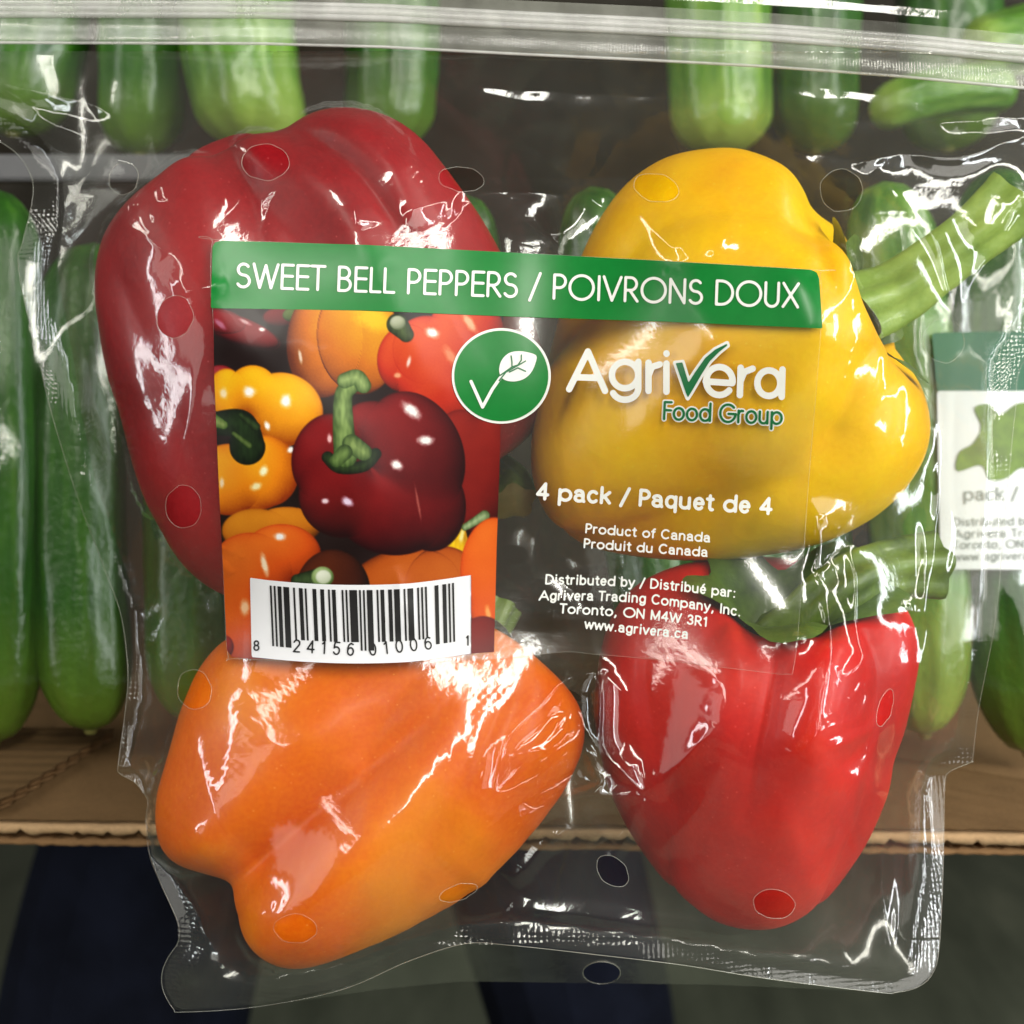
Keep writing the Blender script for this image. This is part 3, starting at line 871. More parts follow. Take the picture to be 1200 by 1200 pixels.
# zip closure: a ribbed band with moulded ridges running across the mouth
def zc(x): return np.interp(x, [-80, 0, 300, 450, 600, 750, 900, 1050, 1280], [14, 13, 14, 18, 26, 33, 41, 52, 74])
zx = np.linspace(-80, 1280, 300)
def band(name, a, b, mat, rows, wave, yoff, parent=None):
    V = []
    for t in np.linspace(0, 1, rows):
        py = zc(zx) + a + (b - a) * t
        x, y, z = U(zx, py, Yseal(zx, py) + yoff + 0.32 * S * (b - (py - zc(zx))) + wave * np.cos(t * 14) + 0.0004 * perlin(zx / 80, py / 30, 41))
        V.append(np.stack([x, y, z], -1))
    V = np.concatenate(V) - bag_org
    lo, st, to = grid_np(300, rows, False)
    return part(name, mesh_np(name, V, lo, st, to), mat, parent or bag)
zip_band = band('zip_strip', -26, 38, M['zip_band'], 40, 0.00025, -0.0012)
band('header_film', -90, -27, M['film'], 20, 0.0004, -0.0002)
for dy, r in ((-10, 0.0007), (-3, 0.0011), (4, 0.0008), (37, 0.00035)):
    pts = np.stack([zx, zc(zx) + dy], -1)
    strip_tube('zip_ridge', pts, r, M['zip'], zip_band, 0, False, 10, Yseal(zx, zc(zx) + dy) - 0.0016 + 0.32 * S * (38 - dy))

# bottom gusset folded behind the front panel
GU = [(330, 1176), (400, 1158), (480, 1124), (545, 1105), (600, 1107), (700, 1118), (800, 1130), (900, 1146), (1025, 1162), (840, 1154), (700, 1152), (540, 1150), (440, 1160)]
gxs = np.arange(320, 1040, 4.0); gys = np.arange(1096, 1186, 2.0)
QX, QY = np.meshgrid(gxs, gys)
Fg = np.maximum(poly_sdf(QX, QY, GU), -ell_sdf(QX, QY, 705, 1140, 22, 13))
sheet('bottom_gusset', Fg, gxs, gys, lambda a, b: -0.012 + (b - 1105) * 0.0007 + 0.001 * perlin(a / 60, b / 30, 4), M['film_back'], bag, bag_org)
a = np.linspace(0, 2 * math.pi, 40, endpoint=False)
strip_tube('hole_rim', np.stack([705 + 22 * np.cos(a), 1140 + 13 * np.sin(a)], -1), 0.00012, M['rim'], bag, 0, True, 6, -0.0123 + (np.append(1140 + 13 * np.sin(a), 1140) - 1105) * 0.0007)

# ------------------------------------------------------------------ label print
def frange(x0, x1, y0, y1, st):
    xs = np.arange(x0, x1 + st, st); ys = np.arange(y0, y1 + st, st)
    X, Y = np.meshgrid(xs, ys)
    return xs, ys, X, Y
def print_sheet(name, sdf, box, st, mat, parent, off):
    xs, ys, X, Y = frange(*box, st)
    return sheet(name, sdf(X, Y), xs, ys, lambda p, q: film_y(p, q, off), mat, parent, bag_org)

label, _, _ = print_sheet('clear_label', lambda X, Y: poly_sdf(X, Y, LABEL), (240, 970, 275, 795), 3.0, M['sticker'], bag, 0.00016)
strip_tube('label_edge', spline(LABEL, 400, True), 0.00006, M['rim'], label, 0.00016, True)

BAN = [(249, 289), (252, 284), (260, 282), (430, 287), (600, 296), (780, 306), (950, 316), (957, 319), (960, 326), (964, 385), (780, 377), (600, 371), (430, 364), (247, 361)]
print_sheet('title_banner', lambda X, Y: poly_sdf(X, Y, BAN), (242, 970, 276, 390), 2.0, M['green_print'], label, 0.00034)

def arc(cx, cy, rx, ry, a0, a1, n=18):
    a = np.radians(np.linspace(a0, a1, n))
    return [(cx + rx * math.cos(t), cy + ry * math.sin(t)) for t in a]
G = {
 'S': (0.56, [arc(.27, .745, .22, .235, 35, 262, 16) + arc(.27, .255, .25, .255, 82, -150, 16)]),
 'W': (1.02, [[(.02, 1), (.28, 0), (.51, .95), (.74, 0), (1.0, 1)]]),
 'E': (0.52, [[(.5, 1), (.06, 1), (.06, 0), (.5, 0)], [(.06, .53), (.48, .53)]]),
 'T': (0.56, [[(0, 1), (.54, 1)], [(.27, 1), (.27, 0)]]),
 'B': (0.58, [[(.06, 0), (.06, 1), (.26, 1)] + arc(.26, .76, .22, .24, 90, -90, 12) + [(.06, .52)], [(.06, .52), (.28, .52)] + arc(.28, .26, .25, .26, 90, -90, 12) + [(.06, 0)]]),
 'L': (0.46, [[(.06, 1), (.06, 0), (.44, 0)]]),
 'P': (0.56, [[(.06, 0), (.06, 1), (.26, 1)] + arc(.26, .73, .25, .27, 90, -90, 14) + [(.06, .46)]]),
 'R': (0.60, [[(.06, 0), (.06, 1), (.26, 1)] + arc(.26, .73, .25, .27, 90, -90, 14) + [(.06, .46)], [(.24, .46), (.56, 0)]]),
 '/': (0.42, [[(.0, -.12), (.40, 1.04)]]),
 'O': (1.02, [arc(.51, .5, .48, .51, 0, 360, 40)]),
 'I': (0.18, [[(.09, 0), (.09, 1)]]),
 'V': (0.72, [[(.0, 1), (.35, 0), (.70, 1)]]),
 'N': (0.72, [[(.06, 0), (.06, 1), (.64, 0), (.64, 1)]]),
 'D': (0.76, [[(.06, 0), (.06, 1), (.24, 1)] + arc(.24, .5, .47, .5, 90, -90, 20) + [(.06, 0)]]),
 'U': (0.66, [[(.06, 1), (.06, .30)] + arc(.32, .28, .26, .29, 180, 360, 16) + [(.58, 1)]]),
 'X': (0.66, [[(.02, 1), (.62, 0)], [(.62, 1), (.02, 0)]]),
 'F': (0.48, [[(.46, 1), (.06, 1), (.06, 0)], [(.06, .53), (.44, .53)]]),
 'o': (0.68, [arc(.34, .34, .29, .34, 0, 360, 30)]),
 'd': (0.70, [arc(.34, .34, .29, .34, 0, 360, 30), [(.63, 1.02), (.63, 0)]]),
 'G': (0.96, [arc(.49, .5, .45, .51, 42, 352, 32) + [(.94, .47), (.52, .47)]]),
 'r': (0.38, [[(.06, .68), (.06, 0)], [(.06, .36)] + arc(.25, .42, .19, .26, 180, 70, 8)]),
 'u': (0.62, [[(.06, .68), (.06, .26)] + arc(.29, .24, .23, .24, 180, 360, 14) + [(.52, .68)], [(.52, .68), (.52, 0)]]),
 'p': (0.70, [arc(.35, .34, .29, .34, 0, 360, 30), [(.06, .68), (.06, -.30)]]),
 'A': (0.86, [[(.0, 0), (.42, 1), (.84, 0)], [(.17, .33), (.67, .33)]]),
 '1': (0.42, [[(.10, .80), (.26, .98), (.26, 0)]]),
 '2': (0.58, [arc(.28, .72, .22, .26, 165, -40, 14) + [(.06, 0), (.52, 0)]]),
 '3': (0.56, [arc(.26, .75, .19, .24, 155, -90, 12), arc(.26, .26, .23, .26, 90, -155, 14)]),
 '4': (0.60, [[(.42, 0), (.42, 1), (.03, .28), (.56, .28)]]),
 '5': (0.58, [[(.50, 1), (.14, 1), (.08, .52)] + arc(.27, .31, .23, .31, 125, -155, 18)]),
 '6': (0.58, [arc(.28, .31, .22, .31, 0, 360, 26), [(.46, .90), (.30, .99), (.15, .86), (.06, .60), (.06, .31)]]),
 '0': (0.58, [arc(.28, .5, .23, .5, 0, 360, 34)]),
 '8': (0.58, [arc(.28, .75, .20, .24, 0, 360, 24), arc(.28, .26, .23, .26, 0, 360, 26)]),
 'a': (0.58, [arc(.26, .50, .20, .20, 160, 20, 10) + [(.47, .42), (.47, .10), (.52, .0)], arc(.27, .20, .21, .20, 20, 330, 22)]),
 'c': (0.56, [arc(.30, .35, .24, .35, 45, 315, 24)]),
 'k': (0.56, [[(.07, 1), (.07, 0)], [(.48, .70), (.09, .30)], [(.22, .42), (.50, 0)]]),
 'q': (0.62, [arc(.30, .35, .24, .35, 0, 360, 28), [(.54, .70), (.54, -.28)]]),
 'e': (0.58, [[(.07, .36), (.51, .36)] + arc(.29, .35, .22, .35, 3, 315, 26)]),
 'é': (0.58, [[(.07, .36), (.51, .36)] + arc(.29, .35, .22, .35, 3, 315, 26), [(.26, .86), (.38, 1.02)]]),
 't': (0.36, [[(.17, .92), (.17, .12), (.24, 0), (.32, .01)], [(.03, .70), (.32, .70)]]),
 'f': (0.34, [[(.15, 0), (.15, .84), (.22, .98), (.32, .98)], [(.03, .68), (.30, .68)]]),
 'C': (0.78, [arc(.42, .5, .36, .5, 48, 312, 30)]),
 'n': (0.60, [[(.07, .70), (.07, 0)], arc(.29, .42, .22, .28, 165, 0, 12) + [(.51, 0)]]),
 'm': (0.90, [[(.07, .70), (.07, 0)], arc(.26, .46, .19, .24, 165, 0, 10) + [(.45, 0)], arc(.64, .46, .19, .24, 165, 0, 10) + [(.83, 0)]]),
 's': (0.54, [arc(.26, .53, .18, .17, 35, 262, 12) + arc(.26, .18, .20, .18, 82, -150, 12)]),
 'i': (0.24, [[(.12, .70), (.12, 0)], [(.12, .96), (.12, 1.0)]]),
 'b': (0.62, [arc(.31, .35, .24, .35, 0, 360, 28), [(.07, 1), (.07, 0)]]),
 'y': (0.56, [[(.03, .70), (.28, .02)], [(.53, .70), (.24, -.18), (.16, -.27), (.06, -.26)]]),
 'g': (0.62, [arc(.30, .35, .24, .35, 0, 360, 28), [(.54, .70), (.54, -.02)] + arc(.31, -.04, .23, .24, 0, -155, 12)]),
 'v': (0.54, [[(.02, .70), (.27, 0), (.52, .70)]]),
 'w': (0.80, [[(.02, .70), (.20, 0), (.40, .66), (.60, 0), (.78, .70)]]),
 'M': (0.84, [[(.07, 0), (.07, 1), (.41, .06), (.75, 1), (.75, 0)]]),
 ',': (0.28, [[(.14, .05), (.14, -.02), (.08, -.18)]]),
 '.': (0.28, [[(.14, .02), (.14, .03)]]),
 ':': (0.28, [[(.14, .02), (.14, .03)], [(.14, .62), (.14, .63)]]),
 ' ': (0.30, []),
}
def stroke_text(txt, p0, p1, cap, track=0.10, sag=0.0):
    """polylines in photo px along a baseline from p0 to p1 (fits the width)"""
    x = 0; items = []
    for ch in txt:
        w, st = G[ch]
        items.append((x, st)); x += w + track
    tot = x - track
    p0 = np.array(p0, float); p1 = np.array(p1, float); L = np.linalg.norm(p1 - p0); e = (p1 - p0) / L; nrm = np.array([e[1], -e[0]])
    out = []
    for x0, sts in items:
        for st in sts:
            out.append([tuple(p0 + e * ((x0 + a) / tot * L) + nrm * (b * cap + sag * math.sin(math.pi * min(1, max(0, (x0 + a) / tot))))) for a, b in st])
    return out
def strokes_sdf(polys, half):
    def f(X, Y):
        best = np.full(X.shape, 50.0)
        for P in polys:
            Q = np.array(P); x0, y0 = Q.min(0) - 3 * half - 6; x1, y1 = Q.max(0) + 3 * half + 6
            i0, i1 = np.searchsorted(X[0], [x0, x1]); j0, j1 = np.searchsorted(Y[:, 0], [y0, y1])
            if i1 <= i0 or j1 <= j0: continue
            d, _ = seg_dist(X[j0:j1, i0:i1], Y[j0:j1, i0:i1], P)
            best[j0:j1, i0:i1] = np.minimum(best[j0:j1, i0:i1], d)
        return best - half
    return f

tt = stroke_text('SWEET BELL PEPPERS / POIVRONS DOUX', (277, 336), (936, 360), 27.5)
print_sheet('title_lettering', strokes_sdf(tt, 1.65), (270, 945, 298, 370), 1.0, M['white_print'], label, 0.00050)

# brand lettering with the check-mark v
ag = []
ag += [[(667, 456), (689, 412), (709, 458)], [(675, 442), (702, 443)]]
ag += [[(732.5 + 15.5 * math.cos(t), 439.5 + 15.5 * math.sin(t)) for t in np.linspace(0, 2 * math.pi, 30)], [(748, 424), (748, 456)] + [(732.5 + 15.5 * math.cos(t), 455 + 13.5 * math.sin(t)) for t in np.radians(np.linspace(0, 155, 12))]]
ag += [[(760, 425), (760, 458)], [(760, 440), (764, 430), (773, 427)]]
ag += [[(781, 426), (781, 459)], [(781, 414), (781.2, 414.6)]]
ag += [[(827, 447), (858, 449)] + [(843 + 15.5 * math.cos(t), 446.5 - 16.5 * math.sin(t)) for t in np.radians(np.linspace(-4, 318, 28))]]
ag += [[(868, 431), (867, 463)], [(868, 446), (872, 436), (882, 432)]]
ag += [[(901 + 13.5 * math.cos(t), 449 + 15 * math.sin(t)) for t in np.linspace(0, 2 * math.pi, 30)], [(917, 433), (916, 465)]]
print_sheet('brand_lettering', strokes_sdf(ag, 3.8), (655, 930, 400, 485), 1.0, M['white_print'], label, 0.00034)
VCH = [(791, 425), (800, 424), (807, 447), (814, 436), (826, 419), (838, 409), (852, 402), (853, 405), (843, 413), (832, 424), (822, 440), (811, 459), (806, 467), (803, 460)]
print_sheet('check_outline', lambda X, Y: poly_sdf(X, Y, VCH) - 2.4, (780, 862, 394, 476), 1.0, M['white_print'], label, 0.00044)
print_sheet('check_mark', lambda X, Y: poly_sdf(X, Y, VCH) + 0.6, (780, 862, 394, 476), 0.8, M['dark_green_print'], label, 0.00056)
fg = stroke_text('Food Group', (777, 491), (917, 497), 20, 0.09)
print_sheet('food_group_outline', strokes_sdf(fg, 3.0), (768, 926, 462, 512), 1.0, M['white_print'], label, 0.00034)
print_sheet('food_group_lettering', strokes_sdf(fg, 1.4), (768, 926, 462, 512), 0.8, M['dark_green_print'], label, 0.00048)

# round emblem: ring, disc, check with a leaf
print_sheet('emblem_ring', lambda X, Y: ell_sdf(X, Y, 587.5, 440.5, 58, 56), (525, 650, 380, 502), 2.0, M['white_print'], label, 0.00050)
print_sheet('emblem_disc', lambda X, Y: ell_sdf(X, Y, 587.5, 440.5, 55, 53), (525, 650, 380, 502), 2.0, M['green_print'], label, 0.00062)
LEAF = spline([(628.5, 417), (619, 413), (607, 411.5), (596, 414), (588, 422), (585, 432), (586.5, 440), (592, 445.5), (603, 447), (614, 444), (622, 437), (627, 427)], 60, True)
print_sheet('emblem_leaf', lambda X, Y: poly_sdf(X, Y, LEAF), (578, 636, 406, 452), 0.8, M['white_print'], label, 0.00076)
veins = [[(585, 446), (593, 436), (604, 430), (616, 423)], [(600, 432), (600, 424), (599, 417)], [(606, 429), (611, 422), (611, 416)], [(597, 436), (607, 431), (616, 435)], [(586, 440), (600, 430), (609, 427)]]
print_sheet('leaf_vein', strokes_sdf(veins, 0.75), (578, 640, 406, 452), 0.6, M['dark_green_print'], label, 0.00088)
print_sheet('emblem_check', strokes_sdf([[(552, 447), (565.5, 477), (577, 456), (586, 443), (597, 434), (606, 430)]], 1.9), (545, 612, 424, 484), 0.8, M['white_print'], label, 0.00080)

# bold sans print
def stroke_print(name, txt, p0, p1, cap, half, mat, parent, org, depth, track=0.14, st=0.8, sag=0.0):
    pol = stroke_text(txt, p0, p1, cap, track, sag)
    Q = np.array([q for P in pol for q in P])
    xs, ys, X, Y = frange(Q[:, 0].min() - 6, Q[:, 0].max() + 6, Q[:, 1].min() - 6, Q[:, 1].max() + 6, st)
    return sheet(name, strokes_sdf(pol, half)(X, Y), xs, ys, depth, mat, parent, org)[0]
lab_d = lambda p, q: film_y(p, q, 0.00040)
for nm, txt, p0, p1, cap, sag in (
    ('pack_lettering', '4 pack / Paquet de 4', (629, 584), (904, 602), 17.5, 0),
    ('origin_lettering', 'Product of Canada', (686, 624), (832, 635), 10, 0),
    ('origin_lettering', 'Produit du Canada', (684, 641.5), (829, 652), 10, 0),
    ('distributor_lettering', 'Distributed by / Distribu\u00e9 par:', (639, 684), (862, 700), 10.3, 4),
    ('distributor_lettering', 'Agrivera Trading Company, Inc.', (632, 703), (868, 722), 10.3, 6.5),
    ('distributor_lettering', 'Toronto, ON M4W 3R1', (656, 718), (829, 734), 10.3, 2.5),
    ('distributor_lettering', 'www.agrivera.ca', (685, 736), (806, 748), 10.3, 0)):
    stroke_print(nm, txt, p0, p1, cap, (0.10 if cap < 14 else 0.11) * cap, M['white_print'], label, bag_org, lab_d, 0.12, 0.7 if cap < 14 else 0.9, sag)

# printed picture of peppers: flat colour print, one colour per point of the panel
PIC = [(250, 361), (420, 364), (590, 371), (588, 450), (585, 560), (582, 640), (579, 764), (520, 768), (400, 773), (290, 772), (272, 770), (266, 762), (262, 680), (256, 560), (251, 440)]
def paint(qx, qy):
    gx0, gy0 = 240.0, 352.0
    PX, PY = np.meshgrid(np.arange(gx0, 602, 1.0), np.arange(gy0, 786, 1.0))
    c = np.zeros(PX.shape + (3,)); c[:] = (26, 12, 12)
    c += 10 * perlin(PX / 40, PY / 40, 3)[..., None]
    grain = perlin(PX / 2.3, PY / 2.3, 8); mott = perlin(PX / 17, PY / 17, 18)
    def put(a, col):
        c[:] = c * (1 - a[..., None]) + col * a[..., None]
    def lobes(L, dark, mid, light, k=5.0, lx=-0.35, ly=-0.55, rim=0.5):
        H = np.zeros(PX.shape); A = np.zeros(PX.shape)
        for cx, cy, rx, ry, rot in L:
            cs, sn = math.cos(math.radians(rot)), math.sin(math.radians(rot))
            dx, dy = PX - cx, PY - cy
            u = (dx * cs + dy * sn) / rx; v = (-dx * sn + dy * cs) / ry
            r2 = u * u + v * v
            m = min(rx, ry)
            A = np.maximum(A, np.clip((1 - np.sqrt(r2)) * m / 1.6 + 0.5, 0, 1))
            H += np.exp(np.where(r2 < 1, 0.9 * m * np.sqrt(np.clip(1 - r2, 0, 1)), -20) / k)
        H = k * np.log(H + 1e-6)
        H = np.clip(H, 0, None)
        gy_, gx_ = np.gradient(H)
        nz = 1 / np.sqrt(1 + gx_ ** 2 + gy_ ** 2)
        l = nz * 0.62 + (-gx_ * nz) * lx + (-gy_ * nz) * ly
        l = np.clip(0.18 + 0.72 * l, 0, 1) * (1 - rim * (1 - nz) ** 2) + 0.05 * mott + 0.045 * grain
        l = np.clip(l, 0, 1)[..., None]
        d_, m_, t_ = (np.array(q, float) for q in (dark, mid, light))
        put(A, np.where(l < 0.5, d_ + (m_ - d_) * l * 2, m_ + (t_ - m_) * (l - 0.5) * 2))
    def spot(cx, cy, rx, ry, rot, col, k=1.0):
        cs, sn = math.cos(math.radians(rot)), math.sin(math.radians(rot))
        dx, dy = PX - cx, PY - cy
        u = (dx * cs + dy * sn) / rx; v = (-dx * sn + dy * cs) / ry
        r2 = (u * u + v * v) * (1 + 0.5 * perlin(PX / 6, PY / 6, int(cx))) 
        put(k * np.clip(1.6 * np.exp(-r2 * 1.3) - 0.2 + 0.3 * grain * np.exp(-r2), 0, 1), np.array(col, float))
    def stroke(pts, w0, w1, dark, light):
        P = spline(pts, 30); d, t = seg_dist(PX, PY, P)
        w = w0 + (w1 - w0) * t
        l = np.clip(np.clip(1 - d / np.maximum(w, 1), 0, 1) ** 0.6 * 0.9 + 0.35 * perlin(PX / 4, PY / 11, 12), 0, 1)[..., None]
        put(np.clip((w - d) / 1.5 + 0.5, 0, 1), np.array(dark, float) * (1 - l) + np.array(light, float) * l)
    W_ = (250, 245, 240)
    lobes([(278, 386, 52, 16, 20), (258, 376, 30, 14, 10)], (30, 3, 8), (112, 12, 20), (170, 30, 40)); spot(287, 377, 8, 2.5, 25, W_, .6); spot(307, 386, 4, 2.5, 10, W_); spot(258, 380, 9, 3.5, 40, (190, 120, 150), .8)
    lobes([(330, 372, 22, 12, 0)], (24, 5, 8), (90, 14, 20), (130, 24, 30)); lobes([(345, 368, 14, 9, -10)], (20, 36, 12), (66, 86, 36), (100, 120, 60))
    lobes([(380, 400, 44, 66, 4), (420, 396, 48, 66, -6)], (90, 30, 6), (206, 108, 12), (252, 196, 24), 14, 0.45, -0.6); spot(438, 374, 26, 14, 20, (252, 222, 40), .6); spot(352, 418, 2.2, 9, -10, W_, .7)
    lobes([(476, 420, 34, 40, 10), (500, 410, 40, 40, 0), (546, 392, 46, 44, 10), (524, 446, 58, 66, -14)], (84, 8, 6), (194, 40, 16), (238, 104, 40), 9)
    spot(507, 390, 9, 6, 20, W_); spot(550, 378, 15, 5, 55, (250, 190, 150), .9); spot(529, 418, 6, 15, -35, (250, 200, 160), .5); spot(479, 424, 2.5, 7, 15, W_, .8); spot(466, 440, 5, 3.5, 0, (250, 200, 150), .7)
    stroke([(476, 392), (466, 380)], 9, 13, (24, 34, 18), (84, 100, 58)); lobes([(466, 378, 9, 8, 0)], (110, 120, 90), (160, 166, 136), (206, 208, 184))
    lobes([(566, 556, 40, 70, 8), (540, 540, 40, 60, 0)], (40, 5, 6), (116, 18, 14), (172, 40, 26))
    lobes([(258, 441, 18, 13, 0)], (70, 6, 10), (130, 16, 24), (180, 60, 70))
    lobes([(264, 466, 24, 34, 5), (296, 458, 30, 30, -10), (334, 478, 46, 40, 30), (330, 496, 34, 28, 0)], (150, 60, 2), (234, 148, 8), (255, 216, 22), 5, 0.15, -0.6)
    lobes([(268, 562, 40, 42, 0), (312, 552, 38, 42, -12), (300, 572, 36, 26, 0)], (140, 44, 2), (230, 128, 12), (252, 196, 36), 5, -0.4, -0.35)
    stroke([(254, 496), (282, 498), (290, 524)], 14, 21, (10, 16, 8), (34, 54, 26)); stroke([(249, 492), (262, 498)], 8, 5, (54, 84, 26), (140, 158, 90)); stroke([(274, 508), (292, 522)], 2.5, 3.5, (40, 60, 20), (90, 110, 56)); stroke([(282, 486), (300, 500)], 3, 5, (16, 26, 12), (50, 70, 34))
    spot(292, 459, 8, 7, 0, W_); spot(262, 461, 5, 7, 0, W_, .7); spot(335, 470, 7, 9, 0, W_); spot(313, 499, 3.5, 6, -20, W_); spot(341, 527, 5, 4, -20, W_); spot(309, 552, 5, 7, 30, (252, 248, 200)); spot(300, 570, 7, 5, -20, (250, 244, 190), .9); spot(260, 566, 3, 7, 0, W_, .7)
    lobes([(300, 622, 40, 26, 0), (336, 616, 40, 22, 0)], (100, 44, 4), (196, 106, 14), (232, 150, 30))
    stroke([(530, 606), (532, 640), (528, 700)], 11, 30, (176, 112, 8), (250, 206, 20)); spot(529, 612, 4, 13, 0, (255, 250, 200)); spot(541, 628, 3, 9, 10, (250, 250, 190), .7)
    lobes([(470, 690, 70, 46, -14), (520, 690, 46, 50, 0)], (70, 18, 4), (176, 76, 16), (214, 112, 30), 12, 0.3, -0.3, 0.8)
    lobes([(384, 536, 42, 52, 14), (400, 580, 50, 50, 0), (456, 600, 66, 50, 12), (486, 530, 56, 74, -24), (506, 594, 40, 52, 0), (440, 500, 40, 30, 10)], (30, 2, 5), (88, 7, 12), (160, 26, 28), 6, -0.3, -0.55, 0.6)
    stroke([(384, 536), (398, 548), (426, 546), (440, 532)], 7, 7, (8, 14, 6), (40, 58, 26)); stroke([(414, 450), (403, 462), (402, 492), (405, 534)], 10, 14, (36, 58, 20), (140, 166, 92)); stroke([(404, 446), (418, 442), (426, 452)], 9, 9, (44, 70, 26), (156, 178, 108)); stroke([(412, 520), (426, 530)], 11, 10, (40, 62, 24), (130, 152, 84)); stroke([(394, 540), (404, 530)], 8, 9, (34, 54, 20), (110, 136, 70))
    spot(482, 481, 7, 14, -52, W_); spot(499, 516, 10, 6, 0, W_); spot(465, 545, 8, 6, 30, W_); spot(381, 587, 5, 3.5, 0, (240, 210, 220)); spot(407, 588, 8, 5, 30, (236, 210, 236)); spot(386, 514, 3, 6, 0, (240, 190, 190), .9); spot(490, 590, 1.6, 22, -10, (210, 130, 110), .5)
    lobes([(330, 650, 46, 36, 0), (292, 676, 50, 52, 8), (286, 720, 46, 60, 0)], (120, 28, 4), (212, 78, 14), (246, 132, 36), 8); spot(328, 629, 7, 5, 0, W_); spot(310, 662, 4, 14, -15, (252, 226, 190)); spot(287, 712, 6, 10, 0, (250, 220, 180), .8)
    lobes([(390, 694, 44, 50, 0)], (14, 6, 5), (58, 20, 10), (96, 38, 16)); 
    stroke([(545, 618), (568, 604)], 4, 6, (60, 80, 40), (160, 180, 130)); lobes([(574, 660, 34, 54, 10), (588, 690, 40, 70, 0)], (130, 34, 4), (216, 78, 14), (244, 124, 36)); spot(572, 718, 3.5, 9, -10, (250, 190, 110), .7); lobes([(566, 756, 30, 34, 0)], (44, 6, 8), (104, 18, 16), (140, 30, 26))
    stroke([(348, 680), (376, 678)], 7, 13, (18, 28, 14), (60, 80, 44)); lobes([(378, 676, 13, 12, 0)], (70, 96, 46), (126, 150, 90), (180, 200, 140)); lobes([(379, 676, 9, 8, 0)], (180, 190, 160), (210, 216, 192), (240, 242, 226))
    lobes([(262, 758, 12, 14, 0)], (70, 6, 4), (140, 20, 10), (180, 40, 20))
    c = np.clip(c * 0.93, 0, 255)
    return np.stack([bilinear(c[..., i], gx0, gy0, 1.0, qx, qy) for i in range(3)], -1)

N_ = NT('pepper_picture_print')
p_ = N_.n('ShaderNodeBsdfPrincipled', i_Roughness=0.34)
p_.inputs['Coat Weight'].default_value = 0.03
p_.inputs['Specular IOR Level'].default_value = 0.35
at = N_.n('ShaderNodeAttribute', attribute_name='ink')
N_.l(at.outputs['Color'], p_.inputs['Base Color'])
M['picture'] = N_.surf(p_.outputs[0])
pic, ppx, ppy = print_sheet('pepper_picture', lambda X, Y: poly_sdf(X, Y, PIC), (244, 596, 356, 780), 1.0, M['picture'], label, 0.00030)
cc = paint(ppx, ppy) / 255.0
lin = np.where(cc <= 0.04045, cc / 12.92, ((cc + 0.055) / 1.055) ** 2.4)
ca = pic.data.color_attributes.new('ink', 'FLOAT_COLOR', 'POINT')
ca.data.foreach_set('color', np.concatenate([lin, np.ones((len(lin), 1))], 1).astype(np.float32).ravel())

# barcode
def dip(x): return 8.5 * np.clip(1 - ((x - 420) / 130.0) ** 2, 0, 1) - 3 * np.clip((x - 480) / 70, 0, 1)
BC = [(293, 677)] + [(x, 677 + dip(x)) for x in np.linspace(310, 540, 20)] + [(552, 674), (552, 766)] + [(x, 769 + dip(x)) for x in np.linspace(540, 310, 20)] + [(295, 770)]
panel, _, _ = print_sheet('barcode_panel', lambda X, Y: poly_sdf(X, Y, BC), (288, 558, 668, 784), 2.0, M['paper'], label, 0.00046)
LC = ['0001101', '0011001', '0010011', '0111101', '0100011', '0110001', '0101111', '0111011', '0110111', '0001011']
digits = '824156010061'
bits = '101' + ''.join(LC[int(d)] for d in digits[:6]) + '01010' + ''.join(''.join('1' if b == '0' else '0' for b in LC[int(d)]) for d in digits[6:]) + '101'
V, Fc = [], []
i = 0
mod = (532 - 316) / 95.0
while i < 95:
    if bits[i] == '1':
        j = i
        while j < 95 and bits[j] == '1': j += 1
        xa, xb = 316 + i * mod, 316 + j * mod
        long_ = i < 10 or i >= 85 or 44 <= i <= 50
        rows = 10
        for r in range(rows):
            t = r / (rows - 1)
            for xx in (xa, xb):
                top = 683 + dip(xx); bot = (754 if long_ else 744) + dip(xx) - (0 if xx < 500 else 2)
                qx = xx + 3.0 * t - 1.5 * (xx - 316) / 216 * t; qy = top + (bot - top) * t
                V.append((qx, qy))
        n0 = len(V) - 2 * rows
        for r in range(rows - 1):
            Fc.append((n0 + 2 * r, n0 + 2 * r + 1, n0 + 2 * r + 3, n0 + 2 * r + 2))
        i = j
    else:
        i += 1
V = np.array(V)
x, y, z = U(V[:, 0], V[:, 1], film_y(V[:, 0], V[:, 1], 0.00060))
part('barcode_bars', mesh_py('barcode_bars', np.stack([x, y, z], -1) - bag_org, Fc, False), M['black_print'], label)
bc_d = lambda p, q: film_y(p, q, 0.00062)
for txt, p0, p1, cap in (('8', (297, 762), (304, 762), 11), ('2 4 1 5 6', (343, 763.5), (415, 768), 14), ('0 1 0 0 6', (433, 768), (507, 760), 14), ('1', (546, 756), (550, 756), 11)):
    stroke_print('barcode_digits', txt, p0, p1, cap, 0.9, M['black_print'], label, bag_org, bc_d, 0.1)

